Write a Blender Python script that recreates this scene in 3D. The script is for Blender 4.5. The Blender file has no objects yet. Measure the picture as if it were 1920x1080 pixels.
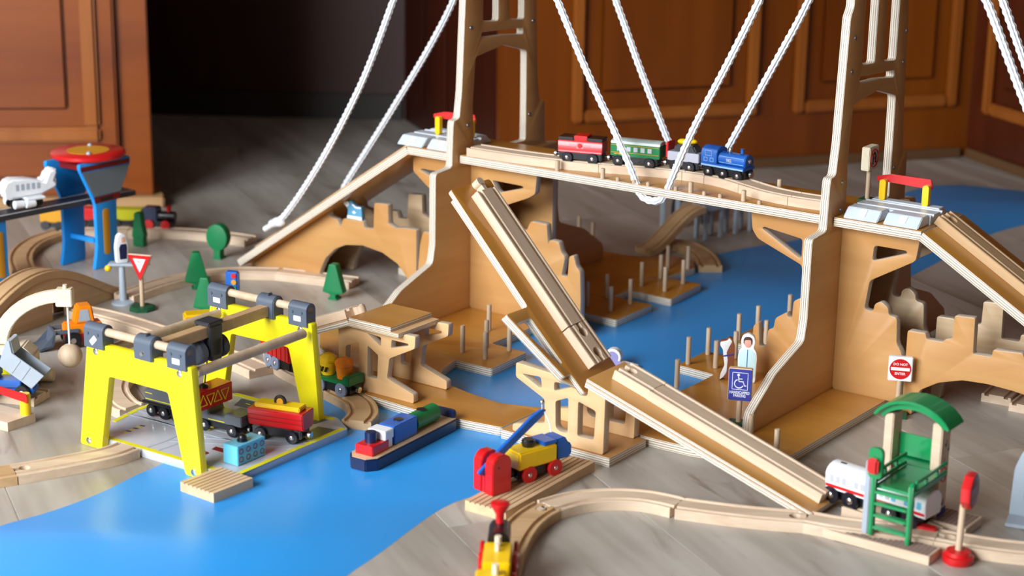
import bpy, bmesh, math, random
from mathutils import Vector, Matrix
random.seed(4)
S = 0.001                      # every length below is in millimetres
R = math.radians
scn = bpy.context.scene
COL = scn.collection

# ---------------------------------------------------------------- camera
F_PX, PITCH, ROLL, CH = 3450.0, R(15.95), R(0.8), 820.0
_fw = Vector((0, math.cos(PITCH), -math.sin(PITCH)))
_r0 = Vector((1, 0, 0)); _u0 = Vector((0, math.sin(PITCH), math.cos(PITCH)))
_rt = _r0 * math.cos(ROLL) + _u0 * math.sin(ROLL)
_up = _u0 * math.cos(ROLL) - _r0 * math.sin(ROLL)
cam_d = bpy.data.cameras.new('camera'); cam = bpy.data.objects.new('camera', cam_d); COL.objects.link(cam)
cam.matrix_world = Matrix(((_rt.x, _up.x, -_fw.x, 0), (_rt.y, _up.y, -_fw.y, 0), (_rt.z, _up.z, -_fw.z, CH * S), (0, 0, 0, 1)))
cam_d.sensor_width = 36; cam_d.lens = F_PX / 1920 * 36
cam_d.clip_start = .05; cam_d.clip_end = 60
cam_d.dof.use_dof = True; cam_d.dof.focus_distance = 2.42; cam_d.dof.aperture_fstop = 4.5
scn.camera = cam

# ---------------------------------------------------------------- light
W_ = bpy.data.worlds.new('world'); scn.world = W_; W_.use_nodes = True
W_.node_tree.nodes['Background'].inputs[0].default_value = (.62, .74, 1, 1)
W_.node_tree.nodes['Background'].inputs[1].default_value = .4
def area(name, loc, target, sx, sy, power, col):
    d = bpy.data.lights.new(name, 'AREA'); d.shape = 'RECTANGLE'; d.size = sx; d.size_y = sy; d.energy = power; d.color = col
    o = bpy.data.objects.new(name, d); COL.objects.link(o); o.location = loc
    o.rotation_euler = (Vector(target) - Vector(loc)).to_track_quat('-Z', 'Y').to_euler()
    return o
area('window_light', (-2.52, 1.1, 1.3), (.2, 2.7, .1), 2.0, 1.5, 125, (.92, .96, 1))
area('near_fill_light', (-2.2, -.7, 1.6), (.4, 1.9, 0), 1.7, 1.4, 150, (.92, .96, 1))  # fill lamp added to brighten the near side, no known window behind it
vs = scn.view_settings
vs.view_transform = 'Standard'; vs.look = 'None'; vs.gamma = 1; vs.exposure = 0.34
try: vs.use_curve_mapping = False
except Exception: pass

# ---------------------------------------------------------------- coordinates
def P(px, py, z=0.0):
    """point (mm) of the horizontal plane at height z that the photograph shows at pixel px, py"""
    d = _fw * F_PX + _rt * (px - 960) - _up * (py - 540)
    t = (z - CH) / d.z
    return Vector((0, 0, CH)) + d * t
def ang(a, b): return math.degrees(math.atan2(b.y - a.y, b.x - a.x))

# ---------------------------------------------------------------- mesh building
class MB:
    def __init__(s): s.bm = bmesh.new()
    def poly(s, vs, fs, m=0):
        v = [s.bm.verts.new(p) for p in vs]
        for f in fs:
            try: q = s.bm.faces.new([v[i] for i in f]); q.material_index = m
            except ValueError: pass
        return v
    def box(s, x0, x1, y0, y1, z0, z1, m=0):
        s.poly([(x, y, z) for z in (z0, z1) for y in (y0, y1) for x in (x0, x1)],
               [(0, 2, 3, 1), (4, 5, 7, 6), (0, 1, 5, 4), (1, 3, 7, 5), (3, 2, 6, 7), (2, 0, 4, 6)], m); return s
    def prism(s, pts, a0, a1, ax='z', m=0):
        mp = {'z': lambda p, a: (p[0], p[1], a), 'y': lambda p, a: (p[0], a, p[1]), 'x': lambda p, a: (a, p[0], p[1])}[ax]
        n = len(pts)
        s.poly([mp(p, a0) for p in pts] + [mp(p, a1) for p in pts],
               [tuple(range(n - 1, -1, -1)), tuple(range(n, 2 * n))] + [(i, (i + 1) % n, n + (i + 1) % n, n + i) for i in range(n)], m); return s
    def cyl(s, p0, p1, r0, r1=None, seg=16, m=0, mcap=None):
        p0 = Vector(p0); p1 = Vector(p1); r1 = r0 if r1 is None else r1
        d = (p1 - p0).normalized(); a = d.orthogonal().normalized(); b = d.cross(a)
        vs = [p + (a * math.cos(t) + b * math.sin(t)) * r for p, r in ((p0, r0), (p1, r1)) for t in [2 * math.pi * i / seg for i in range(seg)]]
        s.poly(vs, [(i, (i + 1) % seg, seg + (i + 1) % seg, seg + i) for i in range(seg)], m)
        s.poly(vs[:seg], [tuple(range(seg - 1, -1, -1))], m if mcap is None else mcap)
        s.poly(vs[seg:], [tuple(range(seg))], m if mcap is None else mcap); bmesh.ops.remove_doubles(s.bm, verts=s.bm.verts[:], dist=1e-4); return s
    def lathe(s, prof, c=(0, 0, 0), seg=20, m=0, axis='z'):
        vs = []; n = len(prof)
        for r, h in prof:
            for i in range(seg):
                t = 2 * math.pi * i / seg; q = (r * math.cos(t), r * math.sin(t), h)
                if axis == 'y': q = (q[0], q[2], q[1])
                if axis == 'x': q = (q[2], q[0], q[1])
                vs.append((q[0] + c[0], q[1] + c[1], q[2] + c[2]))
        fs = [(k * seg + i, k * seg + (i + 1) % seg, (k + 1) * seg + (i + 1) % seg, (k + 1) * seg + i) for k in range(n - 1) for i in range(seg)]
        s.poly(vs, fs + [tuple(range(seg - 1, -1, -1)), tuple(range((n - 1) * seg, n * seg))], m); return s
    def sph(s, c, r, m=0, seg=16, sc=(1, 1, 1)):
        k = seg // 2; prof = [(max(r * math.sin(math.pi * i / k), .02), -r * math.cos(math.pi * i / k)) for i in range(k + 1)]
        n0 = len(s.bm.verts); s.lathe(prof, (0, 0, 0), seg, m); s.bm.verts.ensure_lookup_table()
        for v in s.bm.verts[n0:]: v.co = Vector((v.co.x * sc[0] + c[0], v.co.y * sc[1] + c[1], v.co.z * sc[2] + c[2]))
        return s
    def tube(s, pts, r, seg=10, m=0):
        rings = []
        for i, p in enumerate(pts):
            p = Vector(p); d = (Vector(pts[min(i + 1, len(pts) - 1)]) - Vector(pts[max(i - 1, 0)])).normalized()
            a = d.cross(Vector((.13, .37, .92))).normalized(); b = d.cross(a)
            rr = r(i) if callable(r) else r
            rings.append([p + (a * math.cos(2 * math.pi * k / seg) + b * math.sin(2 * math.pi * k / seg)) * (rr[k] if isinstance(rr, list) else rr) for k in range(seg)])
        n = len(rings)
        s.poly([q for r_ in rings for q in r_], [(j * seg + i, j * seg + (i + 1) % seg, (j + 1) * seg + (i + 1) % seg, (j + 1) * seg + i) for j in range(n - 1) for i in range(seg)]
               + [tuple(range(seg - 1, -1, -1)), tuple(range((n - 1) * seg, n * seg))], m); return s
    def sweep(s, path, prof, closed=True, m=0, zs=None, ups=None):
        """profile (x across, z up) swept along a path of (x, y) or (x, y, z) points"""
        pts = [Vector((p[0], p[1], p[2] if len(p) > 2 else 0)) for p in path]; n = len(prof); vs = []
        for i, p in enumerate(pts):
            d = (pts[min(i + 1, len(pts) - 1)] - pts[max(i - 1, 0)]).normalized()
            side = Vector((d.y, -d.x, 0)).normalized(); up = side.cross(d)
            for q in prof: vs.append(p + side * q[0] + up * q[1])
        k = len(pts)
        s.poly(vs, [(j * n + i, j * n + (i + 1) % n, (j + 1) * n + (i + 1) % n, (j + 1) * n + i) for j in range(k - 1) for i in range(n)]
               + [tuple(range(n - 1, -1, -1)), tuple(range((k - 1) * n, k * n))], m); return s
    def xf(s, M, n0=0):
        s.bm.verts.ensure_lookup_table()
        for v in s.bm.verts[n0:]: v.co = M @ v.co
        return s

def finish(me, mats, smooth=35):
    for m in (mats if isinstance(mats, (list, tuple)) else [mats]): me.materials.append(m)
    for p in me.polygons: p.use_smooth = True
    me.set_sharp_from_angle(angle=R(smooth))
def place(o, parent, M):
    if parent: o.parent = parent
    if M is not None:
        M = M.copy(); M.translation = M.translation * S; o.matrix_local = M
    COL.objects.link(o)
def mk(name, mb, mats, parent=None, M=None, bev=0, label=None, segs=2):
    bm = mb.bm
    bmesh.ops.recalc_face_normals(bm, faces=bm.faces[:])
    if bev:
        es = [e for e in bm.edges if len(e.link_faces) == 2 and e.calc_face_angle(0) > R(38)]
        bmesh.ops.bevel(bm, geom=es, offset=bev, segments=segs, affect='EDGES', clamp_overlap=True)
    for v in bm.verts: v.co = v.co * S
    me = bpy.data.meshes.new(name); bm.to_mesh(me); bm.free(); finish(me, mats)
    o = bpy.data.objects.new(name, me); place(o, parent, M)
    if label: o['label'] = label
    return o
def tag(o, label, cat, group=None):
    o['label'] = label; o['category'] = cat
    if group: o['group'] = group
    return o
def thing(name, label, cat, loc=(0, 0, 0), rz=0, group=None, M=None):
    o = bpy.data.objects.new(name, None); o.empty_display_size = .02
    if M is None: M = Matrix.Translation(Vector(loc)) @ Matrix.Rotation(R(rz), 4, 'Z')
    place(o, None, M); return tag(o, label, cat, group)
def struct(o): o['kind'] = 'structure'; return o
def copy_tree(o, parent=None):
    c = o.copy(); COL.objects.link(c); c.parent = parent
    for ch in list(o.children): copy_tree(ch, c)
    return c
def T(x=0, y=0, z=0, rz=0, rx=0, ry=0):
    return Matrix.Translation((x, y, z)) @ Matrix.Rotation(R(rz), 4, 'Z') @ Matrix.Rotation(R(ry), 4, 'Y') @ Matrix.Rotation(R(rx), 4, 'X')
UPR = Matrix(((1, 0, 0, 0), (0, 0, -1, 0), (0, 1, 0, 0), (0, 0, 0, 1)))   # plate xy -> x, z ; its normal -> -y
SID = Matrix(((0, 0, 1, 0), (1, 0, 0, 0), (0, 1, 0, 0), (0, 0, 0, 1)))    # plate xy -> y, z ; its normal -> +x

def rnd(pts, r, n=4):
    if r <= 0: return [tuple(p) for p in pts]
    out = []; N = len(pts)
    for i in range(N):
        a, b, c = Vector(pts[i - 1]), Vector(pts[i]), Vector(pts[(i + 1) % N])
        u = (a - b); v = (c - b); lu, lv = u.length, v.length; u.normalize(); v.normalize()
        t = min(r, lu * .45, lv * .45)
        if u.dot(v) < -.985: out.append(tuple(b)); continue
        p0 = b + u * t; p1 = b + v * t
        for k in range(n + 1):
            s_ = k / n; out.append(tuple(p0 * (1 - s_) ** 2 + b * 2 * s_ * (1 - s_) + p1 * s_ * s_))
    return out
def plate(name, outer, t, mats, parent=None, M=None, holes=(), r=3, hr=None, bev=.5, z0=None, label=None):
    """flat board: outline and holes in its own xy plane, thickness t along z (0..t, or centred)"""
    cu = bpy.data.curves.new('tmp', 'CURVE'); cu.dimensions = '2D'; cu.fill_mode = 'BOTH'
    for i, pts in enumerate([rnd(outer, r)] + [rnd(h, r if hr is None else hr) for h in holes]):
        sp = cu.splines.new('POLY'); sp.points.add(len(pts) - 1)
        for q, p in zip(sp.points, pts): q.co = (p[0] * S, p[1] * S, 0, 1)
        sp.use_cyclic_u = True
    cu.extrude = (t / 2 - bev) * S; cu.bevel_depth = bev * S; cu.bevel_resolution = 1; cu.offset = -bev * S
    o = bpy.data.objects.new('tmp', cu); COL.objects.link(o)
    me = bpy.data.meshes.new_from_object(o.evaluated_get(bpy.context.evaluated_depsgraph_get()))
    bpy.data.objects.remove(o); bpy.data.curves.remove(cu)
    me.name = name
    if z0 is None: z0 = t / 2
    for v in me.vertices: v.co.z += z0 * S
    bm = bmesh.new(); bm.from_mesh(me); bmesh.ops.remove_doubles(bm, verts=bm.verts[:], dist=1e-6); bmesh.ops.recalc_face_normals(bm, faces=bm.faces[:]); bm.to_mesh(me); bm.free()
    me.materials.clear(); finish(me, mats, 30)
    o = bpy.data.objects.new(name, me); place(o, parent, M)
    if label: o['label'] = label
    return o
def text(s_, size, mat, parent, M, name='lettering', t=.15, bold=0, sx=1):
    cu = bpy.data.curves.new('tmp', 'FONT'); cu.body = s_; cu.size = size * S; cu.extrude = t * S; cu.align_x = 'CENTER'; cu.align_y = 'CENTER'; cu.offset = bold * S
    cu.resolution_u = 3; cu.space_line = .8
    o = bpy.data.objects.new('tmp', cu); COL.objects.link(o)
    me = bpy.data.meshes.new_from_object(o.evaluated_get(bpy.context.evaluated_depsgraph_get()))
    bpy.data.objects.remove(o); bpy.data.curves.remove(cu); me.name = name
    for v in me.vertices: v.co.x *= sx
    me.materials.clear(); me.materials.append(mat)
    o = bpy.data.objects.new(name, me); place(o, parent, M); return o

# ---------------------------------------------------------------- materials
def newmat(name):
    m = bpy.data.materials.new(name); m.use_nodes = True; nt = m.node_tree
    return m, nt, nt.nodes['Principled BSDF']
def lin(c): return tuple(((v / 255) / 12.92 if v / 255 <= .04045 else ((v / 255 + .055) / 1.055) ** 2.4) for v in c)
def node(nt, t, **kw):
    n = nt.nodes.new(t)
    for k, v in kw.items(): setattr(n, k, v)
    return n
def paint(name, rgb, rough=.35, metal=0, coat=0, speck=.04, alpha=None):
    m, nt, b = newmat(name); c = lin(rgb)
    nz = node(nt, 'ShaderNodeTexNoise'); nz.inputs['Scale'].default_value = 90; nz.inputs['Detail'].default_value = 3
    tc = node(nt, 'ShaderNodeTexCoord'); nt.links.new(tc.outputs['Object'], nz.inputs['Vector'])
    mx = node(nt, 'ShaderNodeMix', data_type='RGBA'); mx.inputs[6].default_value = (*[v * (1 - speck * 2) for v in c], 1); mx.inputs[7].default_value = (*[min(1, v * (1 + speck)) for v in c], 1)
    nt.links.new(nz.outputs['Fac'], mx.inputs[0]); nt.links.new(mx.outputs[2], b.inputs['Base Color'])
    b.inputs['Roughness'].default_value = rough; b.inputs['Metallic'].default_value = metal; b.inputs['Coat Weight'].default_value = coat
    return m
def wood(name, c1, c2, sc=30, stretch=12, rough=.5, axis=0, coat=0, bump=.05, rnd_=True, spec=.5):
    m, nt, b = newmat(name)
    tc = node(nt, 'ShaderNodeTexCoord'); mp = node(nt, 'ShaderNodeMapping'); s_ = [sc, sc, sc]; s_[axis] = sc / stretch; mp.inputs['Scale'].default_value = s_
    nt.links.new(tc.outputs['Object'], mp.inputs['Vector'])
    if rnd_:
        oi = node(nt, 'ShaderNodeObjectInfo'); ml = node(nt, 'ShaderNodeMath', operation='MULTIPLY'); ml.inputs[1].default_value = 37
        nt.links.new(oi.outputs['Random'], ml.inputs[0]); nt.links.new(ml.outputs[0], mp.inputs['Location'])
    nz = node(nt, 'ShaderNodeTexNoise'); nz.inputs['Scale'].default_value = 1; nz.inputs['Detail'].default_value = 5; nz.inputs['Distortion'].default_value = .6
    n2 = node(nt, 'ShaderNodeTexNoise'); n2.inputs['Scale'].default_value = 6; n2.inputs['Detail'].default_value = 3
    nt.links.new(mp.outputs[0], nz.inputs['Vector']); nt.links.new(mp.outputs[0], n2.inputs['Vector'])
    ad = node(nt, 'ShaderNodeMath', operation='MULTIPLY_ADD'); ad.inputs[1].default_value = .35
    nt.links.new(n2.outputs['Fac'], ad.inputs[0]); nt.links.new(nz.outputs['Fac'], ad.inputs[2])
    cr = node(nt, 'ShaderNodeValToRGB'); cr.color_ramp.elements[0].position = .42; cr.color_ramp.elements[1].position = .92
    cr.color_ramp.elements[0].color = (*lin(c2), 1); cr.color_ramp.elements[1].color = (*lin(c1), 1)
    nt.links.new(ad.outputs[0], cr.inputs[0]); nt.links.new(cr.outputs[0], b.inputs['Base Color'])
    bp = node(nt, 'ShaderNodeBump'); bp.inputs['Strength'].default_value = bump; bp.inputs['Distance'].default_value = .0005
    nt.links.new(ad.outputs[0], bp.inputs['Height']); nt.links.new(bp.outputs[0], b.inputs['Normal'])
    b.inputs['Roughness'].default_value = rough; b.inputs['Coat Weight'].default_value = coat; b.inputs['Coat Roughness'].default_value = .25
    b.inputs['Specular IOR Level'].default_value = spec
    return m, nt, b, cr
def ply(name, c1, c2, e1, e2, layers=5.0, t=12.0, coat=.3, rough=.35, sc=14):
    """birch plywood board: veneer on the two faces, stripes of veneer layers round the edges"""
    m, nt, b, cr = wood(name, c1, c2, sc, 9, rough, 0, coat, .03)
    tc = node(nt, 'ShaderNodeTexCoord'); sx = node(nt, 'ShaderNodeSeparateXYZ'); nt.links.new(tc.outputs['Object'], sx.inputs[0])
    a = node(nt, 'ShaderNodeMath', operation='MULTIPLY'); a.inputs[1].default_value = 1000 / t * layers; nt.links.new(sx.outputs['Z'], a.inputs[0])
    nz = node(nt, 'ShaderNodeTexNoise'); nz.inputs['Scale'].default_value = 120; nz.inputs['Detail'].default_value = 2; nt.links.new(tc.outputs['Object'], nz.inputs['Vector'])
    ma = node(nt, 'ShaderNodeMath', operation='MULTIPLY_ADD'); ma.inputs[1].default_value = .35; nt.links.new(nz.outputs['Fac'], ma.inputs[0]); nt.links.new(a.outputs[0], ma.inputs[2])
    fr = node(nt, 'ShaderNodeMath', operation='FRACT'); nt.links.new(ma.outputs[0], fr.inputs[0])
    er = node(nt, 'ShaderNodeValToRGB'); er.color_ramp.interpolation = 'LINEAR'
    er.color_ramp.elements[0].position = .0; er.color_ramp.elements[0].color = (*lin(e1), 1)
    er.color_ramp.elements[1].position = .62; er.color_ramp.elements[1].color = (*lin(e1), 1)
    for p_, c_ in ((.74, e2), (.9, e2), (1.0, e1)):
        q = er.color_ramp.elements.new(p_); q.color = (*lin(c_), 1)
    nt.links.new(fr.outputs[0], er.inputs[0])
    sn = node(nt, 'ShaderNodeSeparateXYZ'); nt.links.new(tc.outputs['Normal'], sn.inputs[0])
    ab = node(nt, 'ShaderNodeMath', operation='ABSOLUTE'); nt.links.new(sn.outputs['Z'], ab.inputs[0])
    gt = node(nt, 'ShaderNodeMath', operation='GREATER_THAN'); gt.inputs[1].default_value = .6; nt.links.new(ab.outputs[0], gt.inputs[0])
    mx = node(nt, 'ShaderNodeMix', data_type='RGBA'); nt.links.new(gt.outputs[0], mx.inputs[0]); nt.links.new(er.outputs[0], mx.inputs[6]); nt.links.new(cr.outputs[0], mx.inputs[7])
    nt.links.new(mx.outputs[2], b.inputs['Base Color'])
    return m

PLY = ply('birch_plywood', (200, 152, 94), (182, 129, 70), (226, 216, 200), (118, 100, 80), 4, coat=.15, rough=.45)
PLY2 = ply('gold_plywood', (198, 142, 60), (178, 118, 40), (232, 222, 205), (122, 104, 84), 4)
PLYS = ply('toy_station_plywood', (226, 186, 136), (212, 168, 116), (222, 205, 180), (130, 102, 78), 4, t=8)
PLYG = ply('figured_plywood', (205, 180, 145), (165, 135, 100), (200, 190, 172), (110, 95, 78), 4, sc=22)
BEECH = wood('beech_track', (222, 200, 174), (200, 174, 148), 60, 14, .5)[0]
BEECH2 = wood('oiled_beech', (204, 170, 128), (182, 146, 104), 60, 14, .5)[0]
DOWEL = wood('dowel_wood', (208, 186, 158), (184, 158, 130), 60, 6, .55, axis=2)[0]
PALEW = wood('pale_wood', (232, 222, 196), (218, 204, 174), 40, 6, .6)[0]
BLOCKW = wood('grooved_board_wood', (222, 190, 152), (200, 164, 124), 50, 8, .55, axis=1)[0]
GROOVE = paint('burnt_groove', (96, 52, 36), .8)
ROPE = paint('white_rope', (226, 230, 236), .8)
YEL = paint('crane_yellow', (250, 236, 30), .32)
YEL2 = paint('toy_yellow', (244, 200, 14), .35, coat=.2)
YELD = paint('ochre_yellow', (212, 150, 20), .4)
RED = paint('toy_red', (204, 22, 26), .32, coat=.2)
DRED = paint('dark_red', (120, 16, 18), .4)
BLU = paint('toy_blue', (24, 96, 186), .35, coat=.2)
LBLU = paint('airport_blue', (26, 148, 236), .4)
CBLU = paint('container_light_blue', (104, 192, 224), .4)
NAVY = paint('navy', (18, 30, 70), .35, coat=.2)
GRN = paint('toy_green', (0, 120, 62), .4)
GRN2 = paint('station_green', (0, 138, 76), .3, coat=.2)
TREE = paint('tree_green', (0, 118, 66), .5)
DGRN = paint('dark_green', (12, 78, 48), .45)
BLK = paint('toy_black', (18, 18, 22), .35, coat=.2)
TYRE = paint('wheel_black', (22, 24, 34), .3)
CHR = paint('chrome', (222, 222, 222), .22, metal=1)
STEEL = paint('grey_steel', (150, 156, 166), .35, metal=.8)
CLAMP = paint('clamp_grey', (84, 94, 108), .45)
GREY = paint('loco_grey', (92, 98, 106), .35)
LGREY = paint('light_grey', (166, 178, 190), .4)
DGREY = paint('dark_grey', (48, 50, 56), .45)
BOARD = paint('board_grey', (186, 190, 198), .22, coat=.3)
WHT = paint('white_paint', (236, 240, 244), .35)
GATEW = paint('gate_grey_plastic', (205, 216, 226), .35)
ORG = paint('orange', (248, 140, 16), .35)
LINE = paint('line_yellow', (226, 218, 20), .4)
RIVER = paint('river_paper', (46, 150, 226), .34, speck=.01)
PLATB = paint('blue_sign', (54, 62, 150), .35)
SKIN = paint('skin_paint', (226, 170, 150), .5)
BRN = paint('brown_paint', (134, 78, 48), .5)
ASPH = paint('asphalt_print', (96, 100, 96), .4)
BEIGEP = paint('brown_tread', (136, 112, 104), .6)
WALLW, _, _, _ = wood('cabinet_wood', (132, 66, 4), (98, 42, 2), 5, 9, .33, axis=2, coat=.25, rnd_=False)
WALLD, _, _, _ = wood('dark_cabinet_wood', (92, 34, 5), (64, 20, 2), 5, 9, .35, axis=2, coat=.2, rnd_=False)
WALLX, _, _, _ = wood('shaded_hall_wood', (64, 22, 6), (46, 13, 3), 5, 9, .4, axis=2, rnd_=False)  # shade of the recess is put into this wood's darker colour
CABW, _, _, _ = wood('left_cabinet_wood', (146, 74, 5), (114, 48, 2), 5, 9, .35, axis=0, coat=.2, rnd_=False)
MOULD, _, _, _ = wood('moulding_wood', (160, 92, 32), (136, 72, 20), 8, 9, .33, axis=2, coat=.3)
PLINTH = wood('plinth_wood', (188, 150, 104), (160, 122, 80), 8, 9, .5)[0]
def floor_mat():
    m, nt, b, cr = wood('laminate_floor', (192, 186, 177), (138, 129, 118), 9, 9, .38, axis=0, bump=.03)
    tc = node(nt, 'ShaderNodeTexCoord'); mp = node(nt, 'ShaderNodeMapping'); mp.inputs['Scale'].default_value = (3.2, 14, 1); nt.links.new(tc.outputs['Object'], mp.inputs[0])
    oi = node(nt, 'ShaderNodeObjectInfo'); ml = node(nt, 'ShaderNodeMath', operation='MULTIPLY'); ml.inputs[1].default_value = 91; nt.links.new(oi.outputs['Random'], ml.inputs[0]); nt.links.new(ml.outputs[0], mp.inputs['Location'])
    nz = node(nt, 'ShaderNodeTexNoise'); nz.inputs['Scale'].default_value = 1.6; nz.inputs['Detail'].default_value = 4; nz.inputs['Distortion'].default_value = 1.2; nt.links.new(mp.outputs[0], nz.inputs[0])
    k = node(nt, 'ShaderNodeValToRGB'); k.color_ramp.elements[0].position = .6; k.color_ramp.elements[1].position = .76; k.color_ramp.elements[0].color = (0, 0, 0, 1); k.color_ramp.elements[1].color = (.75, .75, .75, 1)
    nt.links.new(nz.outputs['Fac'], k.inputs[0])
    mx = node(nt, 'ShaderNodeMix', data_type='RGBA'); nt.links.new(k.outputs[0], mx.inputs[0]); nt.links.new(cr.outputs[0], mx.inputs[6]); mx.inputs[7].default_value = (*lin((112, 98, 84)), 1)
    nt.links.new(mx.outputs[2], b.inputs['Base Color'])
    return m
FLOOR = floor_mat()
GAP = paint('floor_gap', (170, 158, 142), .8)

# ---------------------------------------------------------------- room
fl = MB().box(-2600, 2700, -1800, 5000, -12, -2.2); floor = struct(mk('floor', fl, GAP))
FD = -66.5; fd = Vector((math.cos(R(FD)), math.sin(R(FD)), 0)); fn = Vector((-fd.y, fd.x, 0))
base = Vector((-68, 1899, 0)); pm = None
for k in range(-8, 9):
    for j in range(-3, 3):
        off = ((k * 437) % 1280) - 640
        c = base + fn * (k * 219.0 + 109.5) + fd * (off + j * 1285)
        if not (-2300 < c.x < 2300 and 200 < c.y < 5200): continue
        if pm is None:
            o = mk('plank', MB().box(-642.2, 642.2, -109.2, 109.2, -2.2, 0), FLOOR, floor, T(c.x, c.y, 0, FD), bev=.5, segs=1); pm = o
        else:
            o = pm.copy(); M = T(c.x * S, c.y * S, 0, FD); o.matrix_local = M; COL.objects.link(o)

def panel_wall(name, origin, a, x0, x1, panels, mat, zb=115, ht=2300, th=20, mould=MOULD):
    M = T(origin[0], origin[1], 0, a)
    w = struct(mk(name, MB().box(x0, x1, 0, th, 0, ht), mat, None, M))
    w.data.name = name
    for (a0, a1) in panels:
        z0, z1 = zb, ht - 150
        # raised frame and recessed field
        for (p0, p1, q0, q1) in ((a0, a0 + 26, z0, z1), (a1 - 26, a1, z0, z1), (a0 + 26, a1 - 26, z0, z0 + 26), (a0 + 26, a1 - 26, z1 - 26, z1)):
            mk('moulding', MB().box(p0, p1, -14, -.2, q0, q1), mould, w, None, bev=5)
        mk('door_panel', MB().box(a0 + 62, a1 - 62, -9, -.2, z0 + 62, z1 - 62), mat, w, None, bev=6)
    return w
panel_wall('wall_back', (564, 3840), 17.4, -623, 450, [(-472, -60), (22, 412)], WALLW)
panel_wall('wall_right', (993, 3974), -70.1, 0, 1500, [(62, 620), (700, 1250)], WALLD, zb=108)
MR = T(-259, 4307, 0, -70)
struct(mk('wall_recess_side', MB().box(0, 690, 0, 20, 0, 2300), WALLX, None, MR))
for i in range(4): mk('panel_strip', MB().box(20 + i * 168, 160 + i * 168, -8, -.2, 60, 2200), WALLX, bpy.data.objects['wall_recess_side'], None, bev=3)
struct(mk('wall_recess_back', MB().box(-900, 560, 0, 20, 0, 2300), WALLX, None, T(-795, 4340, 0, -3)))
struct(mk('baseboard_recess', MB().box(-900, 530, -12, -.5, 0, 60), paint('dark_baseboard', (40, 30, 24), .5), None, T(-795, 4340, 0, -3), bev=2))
struct(mk('baseboard_back', MB().box(-600, 430, -12, -.5, 0, 22), wood('dark_plinth', (110, 78, 48), (90, 60, 36), 8, 9, .5)[0], None, T(564, 3840, 0, 17.4), bev=2))
struct(mk('baseboard_right', MB().box(14, 1400, -12, -.5, 0, 22), bpy.data.materials['dark_plinth'], None, T(993, 3974, 0, -70.1), bev=2))
cab = thing('wooden_cabinet', 'orange-brown wooden cabinet with framed door at the left edge behind the toy airport tower', 'cabinet', (-682, 3407, 0), 6)
mk('body', MB().prism([(-900, 0), (0, 0), (-95, 420), (-900, 420)], 20, 2000), CABW, cab, bev=3)
mk('plinth', MB().prism([(-900, -22), (20, -22), (20, 0), (-80, 440), (-900, 440)], 0, 19.8), PLINTH, cab, bev=3)
d = mk('door', MB().box(-800, -60, -18, -.3, 60, 1950), CABW, cab, bev=4)
mk('moulding', MB().box(-800, -92, -30, -18.2, 128, 156), MOULD, d, bev=5)
mk('moulding', MB().box(-120, -92, -30, -18.2, 156, 1900), MOULD, d, bev=5)
mk('door_panel', MB().box(-760, -150, -26, -18.2, 190, 1850), CABW, d, bev=7)

PLAS = paint('plaster', (120, 112, 102), .9)
struct(mk('ceiling', MB().box(-2600, 2700, -1800, 5000, 2500, 2520), PLAS))
struct(mk('wall_left', MB().box(-2620, -2600, -1800, 5000, 0, 2500), PLAS))
struct(mk('wall_far_right', MB().box(2700, 2720, -1800, 5000, 0, 2500), WALLD))
struct(mk('wall_front', MB().box(-2600, 2700, -1820, -1800, 0, 2500), PLAS))
struct(mk('wall_far_back', MB().box(-2600, 2700, 5000, 5020, 0, 2500), WALLD))
# ---------------------------------------------------------------- the river
L1 = [(-60, 1010), (0, 985), (90, 962), (190, 925), (250, 893), (310, 868), (420, 810), (500, 775), (575, 752), (640, 735)]
pts = [P(*p) for p in L1]
pts += [P(*p) for p in [(780, 700), (900, 650), (1010, 570), (1120, 520), (1250, 500), (1310, 492), (1345, 476), (1420, 461), (1510, 449), (1620, 400), (1690, 362), (1745, 348), (1800, 346), (1860, 352), (2050, 372)]]
pts += [P(*p) for p in [(2050, 395), (1960, 415), (1905, 425), (1850, 441), (1790, 476), (1700, 522), (1640, 560), (1560, 640), (1430, 720), (1300, 790), (1150, 850), (1010, 885), (905, 925), (840, 945), (780, 985), (710, 1040), (640, 1085), (560, 1170), (-60, 1170)]]
def chaikin(p, n=2, closed=True):
    for _ in range(n):
        q = []
        for i in range(len(p) if closed else len(p) - 1):
            a, b = p[i], p[(i + 1) % len(p)]; q += [a * .75 + b * .25, a * .25 + b * .75]
        p = q if closed else [p[0]] + q + [p[-1]]
    return p
rp = chaikin([Vector((p.x, p.y)) for p in pts], 2)
river = tag(plate('river_paper', [tuple(p) for p in rp], .14, RIVER, None, T(0, 0, .03), r=0, bev=.02), 'long winding sheet of bright blue paper laid on the floor as a river', 'paper')
# ---------------------------------------------------------------- the big suspension bridge
BO, BA = Vector((434.1, 2355, 0)), -35.83
BM = T(BO.x, BO.y, 0, BA); BMi = BM.inverted()
def PB(px, py, z): return BMi @ P(px, py, z)
br = thing('suspension_bridge', 'tall plywood toy suspension bridge with two towers, castle walls and white ropes', 'bridge', M=BM)
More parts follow.
